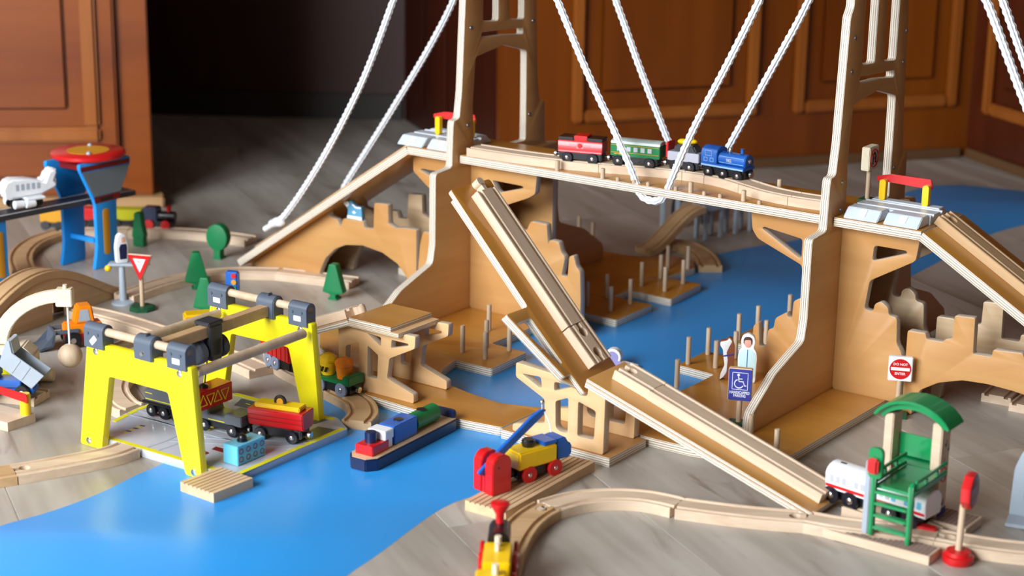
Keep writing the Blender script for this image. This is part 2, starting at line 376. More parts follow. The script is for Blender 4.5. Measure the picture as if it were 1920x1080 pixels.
# base boards
base_out = [(-706, 0), (-706, -243), (-662, -293), (-614, -308), (-560, -350), (-510, -392), (-474, -408), (-388, -413), (-315, -406), (-262, -398),
            (-262, -318), (-180, -314), (-85, -313), (-33, -311), (13, -298), (74, -261), (78, -5), (82, 110), (-40, 330), (-155, 330), (-155, 305), (-215, 300), (-215, 240), (-155, 236), (-155, 192), (-219, 188), (-219, 98), (-155, 94),
            (-155, 40), (-217, 36), (-217, -43), (-155, -48), (-155, -124), (-178, -215), (-203, -258), (-238, -288), (-275, -310), (-319, -325), (-373, -318), (-416, -308), (-446, -290), (-462, -263), (-474, -219), (-411, -219), (-415, -128), (-480, -125),
            (-480, 88), (-402, 84), (-402, 190), (-476, 190), (-476, 236), (-395, 232), (-402, 340), (-470, 338), (-462, 420), (-488, 455), (-530, 468)] + [tuple(PB(x, y, 12)[:2]) for x, y in ((1260, 480), (1212, 482), (1166, 478), (1119, 468), (1083, 455), (1044, 434))] + [(-850, 500), (-850, 110), (-706, 100)]
plate('base_board', base_out, 12, PLY2, br, T(0, 0, 0), r=5, z0=6.2, bev=.6)
TW = [(-226, 12), (-226, 29), (-222, 39), (-166, 76), (-92, 101), (-86, 130), (-85, 236), (-50, 239), (-46, 242), (-43.5, 300), (-42, 309), (-29, 310), (-23, 351), (-14, 515), (-6, 525), (-4, 620), (0, 740), (8, 770), (25, 782)]
TWo = TW + [(148 - a, b) for a, b in reversed(TW)]
TH = [[(8, 252), (4, 326), (10, 398), (80, 408), (140, 393), (141, 326), (141, 252)],
      [(24, 424), (24, 433), (129, 429), (130, 419), (85, 423)],
      [(28, 448), (66, 446), (67, 690), (48, 712), (30, 690)], [(94, 445), (132, 442), (132, 690), (114, 712), (97, 690)]]
for u in (-615, 0):
    tw = plate('tower', TWo, 12, PLY, br, T(u - 12, 0, 0) @ SID, holes=TH, r=6, hr=5, bev=.7)
    for v, z in ((2.7, 486), (-1.8, 442.6), (159, 479), (156, 437), (150, 292), (-8, 298), (-8, 262)):
        mk('bolt', MB().cyl((0, 0, 12.1), (0, 0, 13.2), 3.4, 3, 14), STEEL, tw, T(v, z, 0), bev=.3)
# side walls: bracket plus stepped castle wall
WA = [(0, 12), (98, 12), (98, 70), (96, 82), (88, 93), (86, 128), (74, 129), (73, 139), (62, 146), (53, 141), (52, 130), (39, 131), (44, 171), (106, 208), (110, 243), (0, 243)]
HA = [(47, 219.5), (92, 219.5), (93.5, 216), (45.5, 198)]
WR = [(0, 12), (204, 12), (204, 63), (202, 104), (195, 110), (190, 127), (182, 124), (180, 92), (169, 92), (175, 121), (168, 127), (163, 143), (146, 143), (144, 134), (141, 166), (112, 166), (104, 150), (44, 148), (44, 172), (72, 186), (106, 200), (119, 208), (122, 243), (0, 243)]
HR = [(40, 218), (96, 217), (98, 214), (54, 201), (50, 203)]
WL = [(0, 12), (128, 12), (121, 49), (113, 54), (112, 77), (104, 85), (101, 49), (90.5, 51), (89, 76), (81, 79), (79, 94), (62, 106), (60, 99), (54, 99), (53, 123), (45, 128), (40, 128), (40, 150), (44, 175), (112, 201), (121, 212), (125, 243), (0, 243)]
HL = [(45, 211), (104, 219), (106, 216), (48, 184), (45, 186)]
WN = [(0, 12), (94, 12), (90, 60), (86, 99), (80, 118), (60, 118), (58, 100), (30, 100), (30, 168), (71, 190), (100, 211), (100, 243), (0, 243)]
HN = [(44, 217), (84, 217), (85, 214), (44, 198)]
mir = lambda p: [(-a, b) for a, b in p]
plate('side_wall', WA, 12, PLY, br, T(0, 12, 0) @ UPR, holes=[HA], r=5, bev=.7)
plate('side_wall', mir(WL), 12, PLY, br, T(-12, 12, 0) @ UPR, holes=[mir(HL)], r=4, bev=.7)
plate('side_wall', WR, 12, PLY, br, T(-615, 12, 0) @ UPR, holes=[HR], r=4, bev=.7)
plate('side_wall', mir(WN), 12, PLY, br, T(-627, 12, 0) @ UPR, holes=[mir(HN)], r=4, bev=.7)
plate('side_wall', [(a, b) for a, b in WA], 12, PLYG, br, T(0, 97, 0) @ UPR, holes=[HA], r=5, bev=.7)
plate('side_wall', mir(WN), 12, PLYG, br, T(-627, 97, 0) @ UPR, holes=[mir(HN)], r=4, bev=.7)
plate('side_wall', [(0, 12), (92, 12), (92, 243), (0, 243)], 12, PLY, br, T(-615, 97, 0) @ UPR, r=2, bev=.7)
plate('side_wall', [(-40, 12), (0, 12), (0, 243), (-40, 243)], 12, PLY, br, T(-12, 97, 0) @ UPR, r=2, bev=.7)
# castle walls with arch
AW = [(94, .2), (94, 118), (119, 117), (135, 114), (150, 119), (151, 150), (179, 148), (181, 106), (199, 104), (203, 115), (244, 113), (250, 98), (257, 109), (274, 112), (276, 125), (297, 120), (305, 108), (380, 60), (458, 12), (458, .2), (298, .2), (296, 17), (284, 40), (262, 60), (240, 70), (204, 75), (163, 70), (132, 57), (113, 38), (108, 17), (107, .2)]
plate('castle_wall', mir(AW), 12, PLY, br, T(-627, 12, 0) @ UPR, r=2.5, bev=.7)
plate('castle_wall', mir(AW), 12, PLYG, br, T(-627, 97, 0) @ UPR, r=2.5, bev=.7)
AR = [(102, .2), (102, 114), (127, 115), (129, 107), (152, 108), (154, 112), (164, 115), (164.5, 146), (192, 148), (193, 100), (218, 101), (219, 111), (258, 114), (264, 98), (271, 109), (288, 112), (290, 125), (311, 120), (319, 108), (394, 60), (465, 12), (465, .2), (335, .2), (330, 20), (312, 44), (280, 58), (250, 62), (215, 64), (182, 62), (150, 52), (126, 37), (117, 18), (116, .2)]
plate('castle_wall', AR, 12, PLY, br, T(0, 12, 0) @ UPR, r=3, bev=.7)
plate('castle_wall', [(a + 4, b) for a, b in AR], 12, PLYG, br, T(0, 97, 0) @ UPR, r=3, bev=.7)
# deck and ramps
dk = plate('deck', [(-714, -30), (-629, -30), (-629, 8.5), (-613, 8.5), (-613, -30), (-14, -30), (-14, 8.5), (2, 8.5), (2, -30), (123, -30), (123, 98), (-714, 98)], 12, PLY2, br, T(0, 0, 244), r=0, bev=.6)
plate('ramp', [(-437, -30), (-2, -30), (-2, 98), (-437, 98)], 12, PLY2, br, T(-716, 0, 256) @ Matrix.Rotation(R(-33.4), 4, 'Y'), r=0, z0=-6, bev=.6)
plate('ramp', [(2, -30), (480, -30), (480, 98), (2, 98)], 12, PLY2, br, T(124, 0, 256) @ Matrix.Rotation(R(30.4), 4, 'Y'), r=0, z0=-6, bev=.6)
# short pegs on the deck
def dowel(u, v, z, h, r=3.6, name='dowel'):
    return mk(name, MB().cyl((0, 0, 0), (0, 0, h), r, r * .97, 14), DOWEL, br, T(u, v, z), bev=.5)
for px, py in ((1045, 320), (1130, 335), (1295, 361), (1394, 377)):
    q = PB(px, py, 256); dowel(q.x, q.y, 256, 15, 3.4, 'deck_peg')
for px, py in ((1461, 355), (1460, 357)):
    pass
q = PB(1461, 356, 256); dowel(q.x, q.y, 256, 15, 3.4, 'deck_peg')
for u in (-335, -308, -285, -240, -195, -170, -110): dowel(u, -27, 256, 5.5, 3, 'deck_peg')
mk('deck_button', MB().lathe([(9, 0), (9, 3), (7, 4.5)], seg=18), BEECH2, br, T(*(PB(1696, 381, 256) * 1)[:2], 256), bev=.3)
for u, v in [(-167, -128), (-207, -31), (-207, 24), (-168, -22), (-168, 33), (-207, 112), (-205, 166), (-160, 108), (-196, 249), (79.6 - 12, -285), (17.7, -259),
             (-487, -185), (-443, -190), (-520, -78), (-439, -138), (-476, -143), (-465, 72), (-476, 117), (-476, 172), (-433, 117), (-432, 171), (-472, 268), (-427, 266), (-427, 322), (-472, 326), (-494, 384), (-467, 404), (-726, 464), (-681, 440)]:
    dowel(u, v, 12.2, 40)
# ropes
def rope(name, pts, label=None):
    sp = chaikin([Vector(p) for p in pts], 3, False); out = [sp[0]]; step = 2.6
    acc = 0
    for a, b in zip(sp, sp[1:]):
        L = (b - a).length
        while acc + L >= step:
            a = a + (b - a) * ((step - acc) / L); out.append(a); L = (b - a).length; acc = 0
        acc += L
    def rad(i):
        return [4.5 + 1.4 * math.sin(4 * (2 * math.pi * k / 16) + i * .8) * math.sin(4 * (2 * math.pi * k / 16) - i * .8) for k in range(16)]
    return mk(name, MB().tube(out, rad, 16), ROPE, br)
def vp(pts, v): return [(u, v, z) for u, z in pts]
rope('rope', vp([(-621, 765), (-555, 690), (-495, 590), (-446.5, 499.5), (-394, 403), (-347, 329), (-318, 280), (-306, 256), (-300, 240), (-284, 234), (-268, 236), (-258, 246), (-250, 268), (-218, 345.5), (-173, 430.5), (-126, 526), (-80, 630), (-40, 730), (-12, 775)], -24))
rope('rope', vp([(-621, 760), (-550, 680), (-485, 590), (-431, 489), (-386, 392), (-332, 289), (-318, 262), (-300, 236), (-272, 236), (-250, 262), (-237, 290), (-169, 419), (-118, 515), (-75, 630), (-40, 735), (-12, 775)], 104))
rope('rope', vp([(-621, 765), (-665, 660), (-705, 570), (-748, 474), (-799, 363), (-841, 292), (-883, 227), (-930, 163), (-972, 112), (-992, 94)], -20) + [(-1001, -20, 91)])
mk('knot', MB().sph((-993, -20, 92), 9, 0, 14, (1.5, 1, .9)).sph((-1007, -17, 87), 7, 0, 12, (1.6, .9, .9)).tube([(-1005, -18, 87), (-1020, -14, 79), (-1030, -14, 73)], 5, 10), ROPE, br)
rope('rope', vp([(-621, 765), (-650, 660), (-690, 560), (-731, 463), (-780, 385), (-830, 314), (-895, 224), (-945, 158), (-966, 128), (-972, 112)], 108))
rope('rope', vp([(-12, 775), (60, 730), (120, 650), (178, 551), (207, 492), (235.5, 434), (280, 350), (330, 270)], -15))
rope('rope', vp([(-12, 775), (55, 710), (108, 625), (152, 538), (187, 463), (230, 378), (300, 270)], 104))

# ---------------------------------------------------------------- wooden track
TP = [(-20, 0), (-20, 11), (-19, 12), (-16.3, 12), (-15.8, 9), (-10.2, 9), (-9.7, 12), (9.7, 12), (10.2, 9), (15.8, 9), (16.3, 12), (19, 12), (20, 11), (20, 0)]
def smooth_path(pts, n=3): return chaikin([Vector(p) for p in pts], n, False)
def track_mesh(path, sock0=False, sock1=False, peg0=False, peg1=False):
    mb = MB().sweep(path, TP)
    bmesh.ops.recalc_face_normals(mb.bm, faces=mb.bm.faces[:])
    cuts = []; pegs = []
    for flag, pflag, a, b in ((sock0, peg0, path[0], path[1]), (sock1, peg1, path[-1], path[-2])):
        a = Vector((*a[:2], a[2] if len(a) > 2 else 0)); b = Vector((*b[:2], b[2] if len(b) > 2 else 0)); d = (b - a).normalized(); n = Vector((d.y, -d.x, 0)).normalized(); up = n.cross(d)
        if up.z < 0: up = -up
        if flag: cuts.append((a, d, n, up))
        if pflag: pegs.append((a, d, n, up))
    for a, d, n, up in pegs:
        c = MB(); c.cyl(a - d * 12, a - d * 12 + up * 11.4, 6, seg=18)
        c.poly([a + d * s_ + n * t_ + up * h for h in (0, 11.4) for s_, t_ in ((.05, 3.2), (-9, 3.2), (-9, -3.2), (.05, -3.2))], [(0, 1, 2, 3), (7, 6, 5, 4), (0, 4, 5, 1), (1, 5, 6, 2), (2, 6, 7, 3), (3, 7, 4, 0)])
        me = bpy.data.meshes.new('t'); c.bm.to_mesh(me); mb.bm.from_mesh(me); bpy.data.meshes.remove(me)
    return mb, cuts
def track(label, path, name='wooden_track', parent=None, M=None, mat=None, cat='toy track', group=None, straight=False, n=3, **kw):
    pth = [Vector(p) for p in path] if straight else smooth_path(path, n)
    mb, cuts = track_mesh(pth, **kw)
    o = mk(name, mb, mat or BEECH, parent, M)
    if cuts:
        bpy.context.view_layer.update()
        c = MB()
        for a, d, n_, up in cuts:
            c.cyl(a + d * 12.5 - up * 2, a + d * 12.5 + up * 16, 7, seg=18)
        k = mk('cutter', c, mat or BEECH); k2 = None
        c2 = MB()
        for a, d, n_, up in cuts:
            c2.poly([a + d * s_ + n_ * t_ + up * h for h in (-2, 16) for s_, t_ in ((-3, 4), (9, 4), (9, -4), (-3, -4))], [(0, 1, 2, 3), (7, 6, 5, 4), (0, 4, 5, 1), (1, 5, 6, 2), (2, 6, 7, 3), (3, 7, 4, 0)])
        k2 = mk('cutter2', c2, mat or BEECH)
        if M is not None or parent is not None:
            bpy.context.view_layer.update(); k.matrix_world = o.matrix_world; k2.matrix_world = o.matrix_world
        for kk in (k, k2):
            md = o.modifiers.new('cut', 'BOOLEAN'); md.object = kk; md.operation = 'DIFFERENCE'; md.solver = 'EXACT'
        bpy.context.view_layer.update()
        me = bpy.data.meshes.new_from_object(o.evaluated_get(bpy.context.evaluated_depsgraph_get()))
        o.modifiers.clear(); o.data = me; me.set_sharp_from_angle(angle=R(35))
        for kk in (k, k2): bpy.data.objects.remove(kk)
    tag(o, label, cat, group); return o

# tracks lying on the deck
DP = [(-602, -9), (-520, -7), (-450, 2), (-390, 18), (-340, 36), (-290, 50), (-240, 54), (-195, 48), (-150, 28), (-110, 12), (-60, 8), (-15.5, 14)]
full = smooth_path([(a, b, 256.2) for a, b in DP], 4)
seams = [-602, -391, -268, -229, -157, -76, -15]
lab = ['long pale wooden track on the bridge deck beside the left tower', 'wooden track under the green coach on the bridge deck', 'short wooden track under the silver wagon on the bridge deck',
       'wooden track under the blue locomotive on the bridge deck', 'curved wooden track on the bridge deck just right of the blue locomotive', 'wooden track on the bridge deck against the right tower']
def cutpath(full, a, b, g=.35):
    res = []
    for p, q in zip(full, full[1:]):
        if p.x <= a + g <= q.x: t = (a + g - p.x) / (q.x - p.x); res.append(p.lerp(q, t))
        if res and a + g < q.x < b - g: res.append(q)
        if p.x <= b - g <= q.x: t = (b - g - p.x) / (q.x - p.x); res.append(p.lerp(q, t)); break
    return res
for i in range(6):
    pth = cutpath(full, seams[i], seams[i + 1])
    M0 = BM; track(lab[i], pth, M=M0, straight=True)

# crossing gates on the deck (grey plastic) with red bars
def gate(u0, u1, v0, label, posts, ends):
    t = thing('level_crossing', label, 'toy crossing', M=BM @ T(0, 0, 256.2))
    L = u1 - u0; m_ = (u0 + u1) / 2
    for (a, b) in ((u0, m_ - 4), (m_ + 4, u1)):
        mk('ramp_block', MB().prism([(v0, 0), (v0 + 3, 3), (v0 + 14, 13), (v0 + 34, 13), (v0 + 34, 0)], a, b, 'x'), GATEW, t, bev=1)
        mk('marking', MB().prism([(v0 + 4.2, 4.3), (v0 + 12.6, 12), (v0 + 12.2, 12.4), (v0 + 3.8, 4.7)], (a + b) / 2 - 5, (a + b) / 2 + 5, 'x'), WHT, t)
    mk('rail_bed', MB().sweep([(u0 - 2, v0 + 55), (u1 + 2, v0 + 55)], TP), GATEW, t)
    mk('ramp_block', MB().prism([(v0 + 76, 0), (v0 + 76, 13), (v0 + 92, 13), (v0 + 104, 3), (v0 + 106, 0)], u0 + 4, u1 - 4, 'x'), GATEW, t, bev=1)
    for (a, b) in posts:
        mk('post', MB().prism(rnd([(-4.5, 12.2), (-4.5, 40), (4.5, 40), (4.5, 12.2)], 4), -4, 4, 'y'), YEL2, t, T(a, b, 0), bev=.4)
    (a0, b0), (a1, b1) = posts; d = Vector((a1 - a0, b1 - b0, 0)); aa = math.degrees(math.atan2(d.y, d.x))
    mk('gate_bar', MB().prism([(-12, 36), (-12, 42), (8, 47), (d.length + 3, 47), (d.length + 6, 34), (d.length - 2, 34), (4, 36)], 4.5, 7.5, 'y'), RED, t, T(a0, b0, 0, aa), bev=.5)
    return t
gate(12, 116, -26, 'grey plastic level crossing with yellow posts and a red bar right of the right tower', [(30, 54), (90, 56)], 0)
gate(-738, -632, -26, 'grey plastic level crossing with a yellow post left of the left tower', [(-698, 27), (-642, 36)], 0)
RR = BM @ T(124, 0, 256) @ Matrix.Rotation(R(30.4), 4, 'Y')
track('wooden track sloping down the right bridge ramp', [(-4, 34, .3), (300, 34, .3)], M=RR @ T(0, 0, 0), straight=True, sock0=True, mat=BEECH2)
LR = BM @ T(-716, 0, 256) @ Matrix.Rotation(R(-33.4), 4, 'Y')
track('wooden track lying along the left bridge ramp', [(-430, 34, .3), (-6, 34, .3)], M=LR, straight=True, mat=BEECH2)

# ---------------------------------------------------------------- small drawbridge in front
db = thing('drawbridge', 'small plywood drawbridge with its leaf raised in front of the big bridge', 'bridge', M=BM)
plate('base_board', [(-258, -404), (-95, -404), (-95, -320), (-258, -320)], 12, PLY, db, T(0, 0, 0), r=1, z0=6.2)
RF = [(-239, 104), (-239, 85), (-195, 65), (-194, 34), (-243, 22), (-243, 13), (-225, 12.4), (-107, 12.4), (-106, 88), (-130, 102), (-132, 83), (-142, 81), (-157, 96), (-189, 101)]
RH = [[(-230, 91), (-201, 92.5), (-199, 79), (-204, 79)], [(-181, 90.5), (-157, 91.5), (-155.5, 88.5), (-181, 78.6)], [(-178.5, 66), (-159.5, 74.5), (-159.5, 29), (-170, 27.5), (-177.5, 32)], [(-145, 73), (-119, 66), (-121, 28.5), (-145, 28)]]
LFo = [(-533, 12.4), (-533, 93), (-508, 100.5), (-421, 100.5), (-420, 104), (-401, 105), (-402, 88), (-445, 66), (-449, 38), (-404, 25), (-404, 12.4)]
LH = [[(-520, 69), (-497, 77.6), (-497, 42), (-521, 42)], [(-483, 94), (-459, 92.5), (-459, 80)], [(-441, 92.6), (-413, 92.6), (-413, 90), (-442, 81)], [(-482, 76.6), (-464, 67), (-466, 34), (-483, 33)]]
for v in (-388, -318):
    plate('right_frame', RF, 12, PLYS, db, T(0, v, 0) @ UPR, holes=RH, r=3, hr=3.5, bev=.5)
    plate('left_frame', LFo, 10, PLYS, db, T(0, v, 0) @ UPR, holes=LH, r=3, hr=2.5, bev=.5)
plate('left_platform', [(-507, -408), (-421, -408), (-421, -322), (-507, -322)], 6, PLYS, db, T(0, 0, 101), r=1, label='lower board of the left platform')
plate('left_platform', [(-506, -408), (-434, -408), (-434, -322), (-506, -322)], 6, PLY2, db, T(0, 0, 107.2), r=1)
plate('left_ramp', [(-178, -408), (-1, -408), (-1, -322), (-178, -322)], 8, PLY2, db, T(-507.5, 0, 110) @ Matrix.Rotation(R(-22), 4, 'Y'), r=1, z0=-4.2)
LT = -46.5
leafM = T(-135, -400, 90) @ Matrix.Rotation(R(46.5), 4, 'Y') @ Matrix.Diagonal((-1, 1, -1, 1))   # local x runs up the raised leaf, y across it
leafM = T(-135, -400, 90) @ Matrix(((-math.cos(R(46.5)), 0, math.sin(R(46.5)), 0), (0, 1, 0, 0), (math.sin(R(46.5)), 0, math.cos(R(46.5)), 0), (0, 0, 0, 1)))
leafM = T(-135, -400, 90) @ Matrix(((-math.cos(R(46.5)), 0, math.sin(R(46.5)), 0), (0, -1, 0, 0), (math.sin(R(46.5)), 0, math.cos(R(46.5)), 0), (0, 0, 0, 1)))
leaf = plate('leaf', [(-5, -80), (301, -80), (301, 1), (124, 3), (124.5, 48), (24, 20), (26, 7), (-4, 5)], 6, PLY2, db, leafM, holes=[[(109.5, 40), (109.5, 11), (42, 8.5), (42, 14)]], r=4, z0=-3, bev=.5)
plate('under_board', [(110, -80), (290, -80), (290, -1), (110, -1)], 6, PLY2, leaf, T(0, 0, -6.2), r=1, z0=-3)
plate('under_frame', [(8, 0), (124.5, 0), (124.5, 47.5), (25, 20)], 5, PLY2, leaf, T(0, 0, -6.1), holes=[[(109.5, 40), (109.5, 11), (42, 8.5), (42, 14)]], r=3, z0=-2.6)
track('long wooden track on the raised drawbridge leaf, peg at its top end', [(78.5, -46, .3), (284, -46, .3)], M=BM @ leafM, straight=True, peg1=True)
track('short wooden track at the foot of the raised drawbridge leaf', [(22, -48, .3), (77.5, -46, .3)], M=BM @ leafM, straight=True, sock0=True, sock1=True)
rampM = T(-126.2, -405, 105.5) @ Matrix.Rotation(R(17.15), 4, 'Y')
plate('right_ramp', [(-4, 0), (319, 0), (319, 84), (-4, 84)], 9, PLY2, db, rampM, r=1, z0=-4.5)
plate('ramp_lip', [(-2, -3), (316, -3), (316, -.2), (-2, -.2)], 7, PLY2, db, rampM, r=0, z0=-6.5)
track('short wooden track at the top of the drawbridge right ramp, socket at its upper end', [(13, 51, .3), (65.5, 51, .3)], M=BM @ rampM, straight=True, sock0=True)
track('long wooden track running down the drawbridge right ramp to the floor', [(66.3, 50, .3), (313, 46, .3)], M=BM @ rampM, straight=True, peg1=False)
track('wooden track on the left ramp of the drawbridge', [(-165, -362, .3), (-26, -362, .3)], M=BM @ T(-507.5, 0, 110) @ Matrix.Rotation(R(-22), 4, 'Y'), straight=True, peg1=True, mat=BEECH)
# ---------------------------------------------------------------- vehicles: shared bits
def wheel_mesh(mats, r, w, hub, name='wheel'):
    mb = MB().lathe([(r * .55, -w / 2), (r * .92, -w / 2), (r, -w / 2 + .8), (r, w / 2 - .8), (r * .92, w / 2), (r * .6, w / 2), (r * .55, w / 2 - .6)], seg=22, axis='y')
    bm = mb.bm
    mb.sph((0, w / 2 - .4, 0), hub, 1, 12, (1, .55, 1)); mb.sph((0, -w / 2 + .4, 0), hub, 1, 12, (1, .55, 1))
    bmesh.ops.recalc_face_normals(bm, faces=bm.faces[:])
    for v in bm.verts: v.co *= S
    me = bpy.data.meshes.new(name); bm.to_mesh(me); bm.free(); finish(me, mats); return me
WM = {}
def wheels(t, xs, r=8.2, half=14.5, w=5, mats=None, hub=3.6, key='std'):
    if key not in WM: WM[key] = wheel_mesh(mats or (TYRE, CHR), r, w, hub)
    for x in xs:
        for s_ in (-1, 1):
            o = bpy.data.objects.new('wheel', WM[key]); place(o, t, T(x, s_ * half, r))
def coupler(t, x, z=10, s_=1):
    mk('coupling', MB().cyl((x, 0, z), (x + 4 * s_, 0, z), 2.4, seg=12).cyl((x + 4 * s_, 0, z), (x + 8 * s_, 0, z), 4.6, seg=16, m=1), (BLK, CHR), t, bev=.5)
def chassis(t, x0, x1, z0=6, z1=15, w=12, mat=None, name='chassis'):
    return mk(name, MB().box(x0, x1, -w, w, z0, z1), mat or BLK, t, bev=1.2)
def loft_body(x0, x1, prof): return MB().prism(prof, x0, x1, 'x')
def arc(cx, cz, r, a0, a1, n=8, ry=None): return [(cx + r * math.cos(R(a0 + (a1 - a0) * i / n)), cz + (ry or r) * math.sin(R(a0 + (a1 - a0) * i / n))) for i in range(n + 1)]

# ---------------------------------------------------------------- yellow gantry crane
GM = T(-370, 2030, 0, -34)
g = thing('gantry_crane', 'bright yellow toy gantry crane on a grey printed base board', 'toy crane', M=GM)
bb = plate('base_board', [(-190, 12), (48, 12), (54, 216), (18, 240), (-150, 236), (-214, 190), (-214, 110), (-206, 62)], 10, (BOARD,), g, T(0, 0, 0), r=3, bev=.5)
mk('border', MB().prism([(-186, 13.5), (45, 13.5), (45, 20.5), (-186, 20.5)], 10, 10.25).prism([(43, 14), (50, 14), (52, 213), (45, 213)], 10, 10.24).prism([(-150, 226), (18, 229), (18, 236), (-150, 234)], 10, 10.25).prism([(-204, 62), (-197, 62), (-205, 110), (-205, 188), (-212, 188), (-212, 110)], 10, 10.25), LINE, bb)
mk('printed_road', MB().prism([(-120, 196), (10, 204), (14, 226), (-130, 222)], 10, 10.2), ASPH, bb)
mk('printed_patch', MB().prism([(18, 150), (46, 150), (48, 205), (20, 200)], 10, 10.2), ASPH, bb)
for i in range(8): mk('road_dash', MB().prism([(-112 + i * 15, 209 + i * .6), (-105 + i * 15, 209.3 + i * .6), (-105 + i * 15, 211.3 + i * .6), (-112 + i * 15, 211 + i * .6)], 10.2, 10.35), LINE, bb)
gr = MB()
def strip(path, w=2.0, z0=10.02, z1=10.3, mb=None): mb.sweep([Vector((p[0], p[1], z0)) for p in chaikin([Vector((a, b, 0)) for a, b in path], 3, False)], [(-w / 2, 0), (w / 2, 0), (w / 2, z1 - z0), (-w / 2, z1 - z0)])
for off in (-9, 9):
    strip([(-92 + off, 20), (-88 + off * 1.0, 60), (-100 + off, 92), (-150, 105 + off), (-208, 100 + off)], 3, mb=gr)
    strip([(-190, 104 + off), (-60, 106 + off), (0, 112 + off), (48, 150 + off)], 3, mb=gr)
    strip([(-95, 62 + off), (-40, 92 + off), (0, 104 + off)], 3, mb=gr)
mk('rail_groove', gr, LGREY, bb)
mk('printed_patch', MB().prism(rnd([(-58, 34), (-28, 34), (-26, 52), (-56, 54)], 5), 10, 10.2), DRED, bb)
mk('printed_patch', MB().prism([(-34, 62), (-12, 62), (-14, 72), (-36, 72)], 10, 10.2), DRED, bb)
for i in range(6): mk('printed_stripe', MB().prism([(-164, 40 + i * 6), (-157, 41 + i * 6), (-157, 43.6 + i * 6), (-164, 42.6 + i * 6)], 10, 10.2), LINE if i % 2 == 0 else BLK, bb)
FO = [(-198, .3), (-159, .3), (-141, 96), (-137, 99), (-43, 99), (-38, 96), (-19, .3), (3.5, .3), (-3, 136), (-174, 136)]
FO = [(-196, .3), (-159, .3), (-140, 99), (-42, 99), (-18, .3), (8, .3), (-3, 137), (-175, 137)]
for t0, nm in ((0, 'front'), (216, 'rear')):
    fr = plate('end_frame', FO, 11, YEL, g, T(0, t0, 0) @ T(0, 11, 0) @ UPR, r=4, bev=.7)
    for x, z in ((-160, 127), (-21, 126.5), (-180, 8), (-3.7, 7)):
        mk('screw', MB().lathe([(4.6, 11.1), (4.2, 12.4), (2.4, 13.2)], (x, z, 0), 16), CHR, fr, None)
    # top rail, clamps
    mk('rail', MB().cyl((-172, t0 + 5.5, 153), (-8, t0 + 5.5, 153), 5.2, seg=20), DOWEL, fr.parent, None, bev=.4)
    for a0, a1, zz in ((-176, -144, 132), (-38, -8, 132)):
        c = mk('clamp', MB().prism([(t0 - 3.5, zz), (t0 - 3.5, 156)] + [(t0 + 5.5 - 9 * math.cos(R(k)), 153 + 9 * math.sin(R(k))) for k in range(10, 180, 20)] + [(t0 + 14.5, 153), (t0 + 14.5, zz)], a0, a1, 'x'), CLAMP, g, bev=1)
        for q in (a0 + 7, a1 - 8): mk('screw', MB().lathe([(2, 0), (1.6, 1)], seg=12), CLAMP, c, T(q, t0 - 3.8, 150, 0, 90))
        mk('sticker', MB().prism(rnd([(-6, -3.4), (6, -3.4), (6, 3.4), (-6, 3.4)], 1), 0, .4), WHT, c, T((a0 + a1) / 2, t0 - 3.6, 142, 0, 90) @ Matrix.Rotation(R(45 if (a0 < -100 and t0 == 0) else 0), 4, 'Z'))
    mk('slider', MB().prism([(t0 - 5, 133), (t0 - 5, 153)] + [(t0 + 5.5 - 10.5 * math.cos(R(k)), 153 + 9.5 * math.sin(R(k))) for k in range(10, 180, 20)] + [(t0 + 16, 150), (t0 + 16, 133)], -91, -62, 'x').box(-76, -73, t0 - 1, t0 + 8, 162, 165), CLAMP, g, bev=1, label='grey sliding clamp')
    mk('screw', MB().lathe([(3.2, 0), (2.6, 1.4)], seg=14), CHR, g, T(-77, t0 - 5, 141, 0, 90))
for s_ in (-151, -7):
    mk('cross_rod', MB().cyl((s_, 11.2, 127), (s_, 204.8, 127), 6.2, seg=20), DOWEL, g)
mk('beam', MB().box(-84, -69, 16.2, 211, 136, 150), BEECH2, g, bev=.8)
tr_ = mk('trolley', MB().box(-89, -64, 96, 122, 151, 156).box(-89, -85, 98, 120, 112, 151).box(-68, -64, 98, 120, 112, 151).box(-89, -64, 100, 118, 106, 134), DGREY, g, bev=1)
mk('winch_wheel', MB().lathe([(13, 0), (15, 2), (15, 12), (13, 14)], (0, 0, 0), 16, axis='y'), CLAMP, tr_, T(-78, 81.5, 118), bev=.6)
mk('screw', MB().lathe([(3, -1.4), (3, 0)], (0, 0, 0), 12, axis='y'), CHR, tr_, T(-78, 81.5, 118))
mk('winch_wheel', MB().lathe([(13, 0), (15, 2), (15, 9), (13, 11)], (0, 0, 0), 16, axis='y'), DGREY, tr_, T(-78, 122.5, 118), bev=.6)
mk('hook_cord', MB().cyl((-80, 102, 74.5), (-78, 106, 106), 1, seg=8), BLK, g)
rc = thing('cargo_container', 'red wooden cargo block with yellow triangles hanging under the gantry crane', 'toy container', M=GM @ T(-80, 100, 46, 0))
mk('block', MB().box(-13, 13, -38, 38, 0, 24), RED, rc, bev=1)
tb = MB()
for i in range(5):
    c0 = -28 + i * 13; up = 1 if i % 2 else -1
    P3 = [(c0, 12 + 8 * up), (c0 + 7, 12 - 6 * up), (c0 - 7, 12 - 6 * up)]
    for a, b in zip(P3, P3[1:] + P3[:1]): tb.tube([(13.1, a[0], a[1]), (13.1, b[0], b[1])], .55, 6)
mk('triangle_print', tb, LINE, rc)
tb = MB()
for i in range(2):
    c0 = -5 + i * 10; up = 1 if i % 2 else -1; P3 = [(c0, 12 + 8 * up), (c0 + 6, 12 - 6 * up), (c0 - 6, 12 - 6 * up)]
    for a, b in zip(P3, P3[1:] + P3[:1]): tb.tube([(a[0], -38.1, a[1]), (b[0], -38.1, b[1])], .55, 6)
mk('triangle_print', tb, LINE, rc)
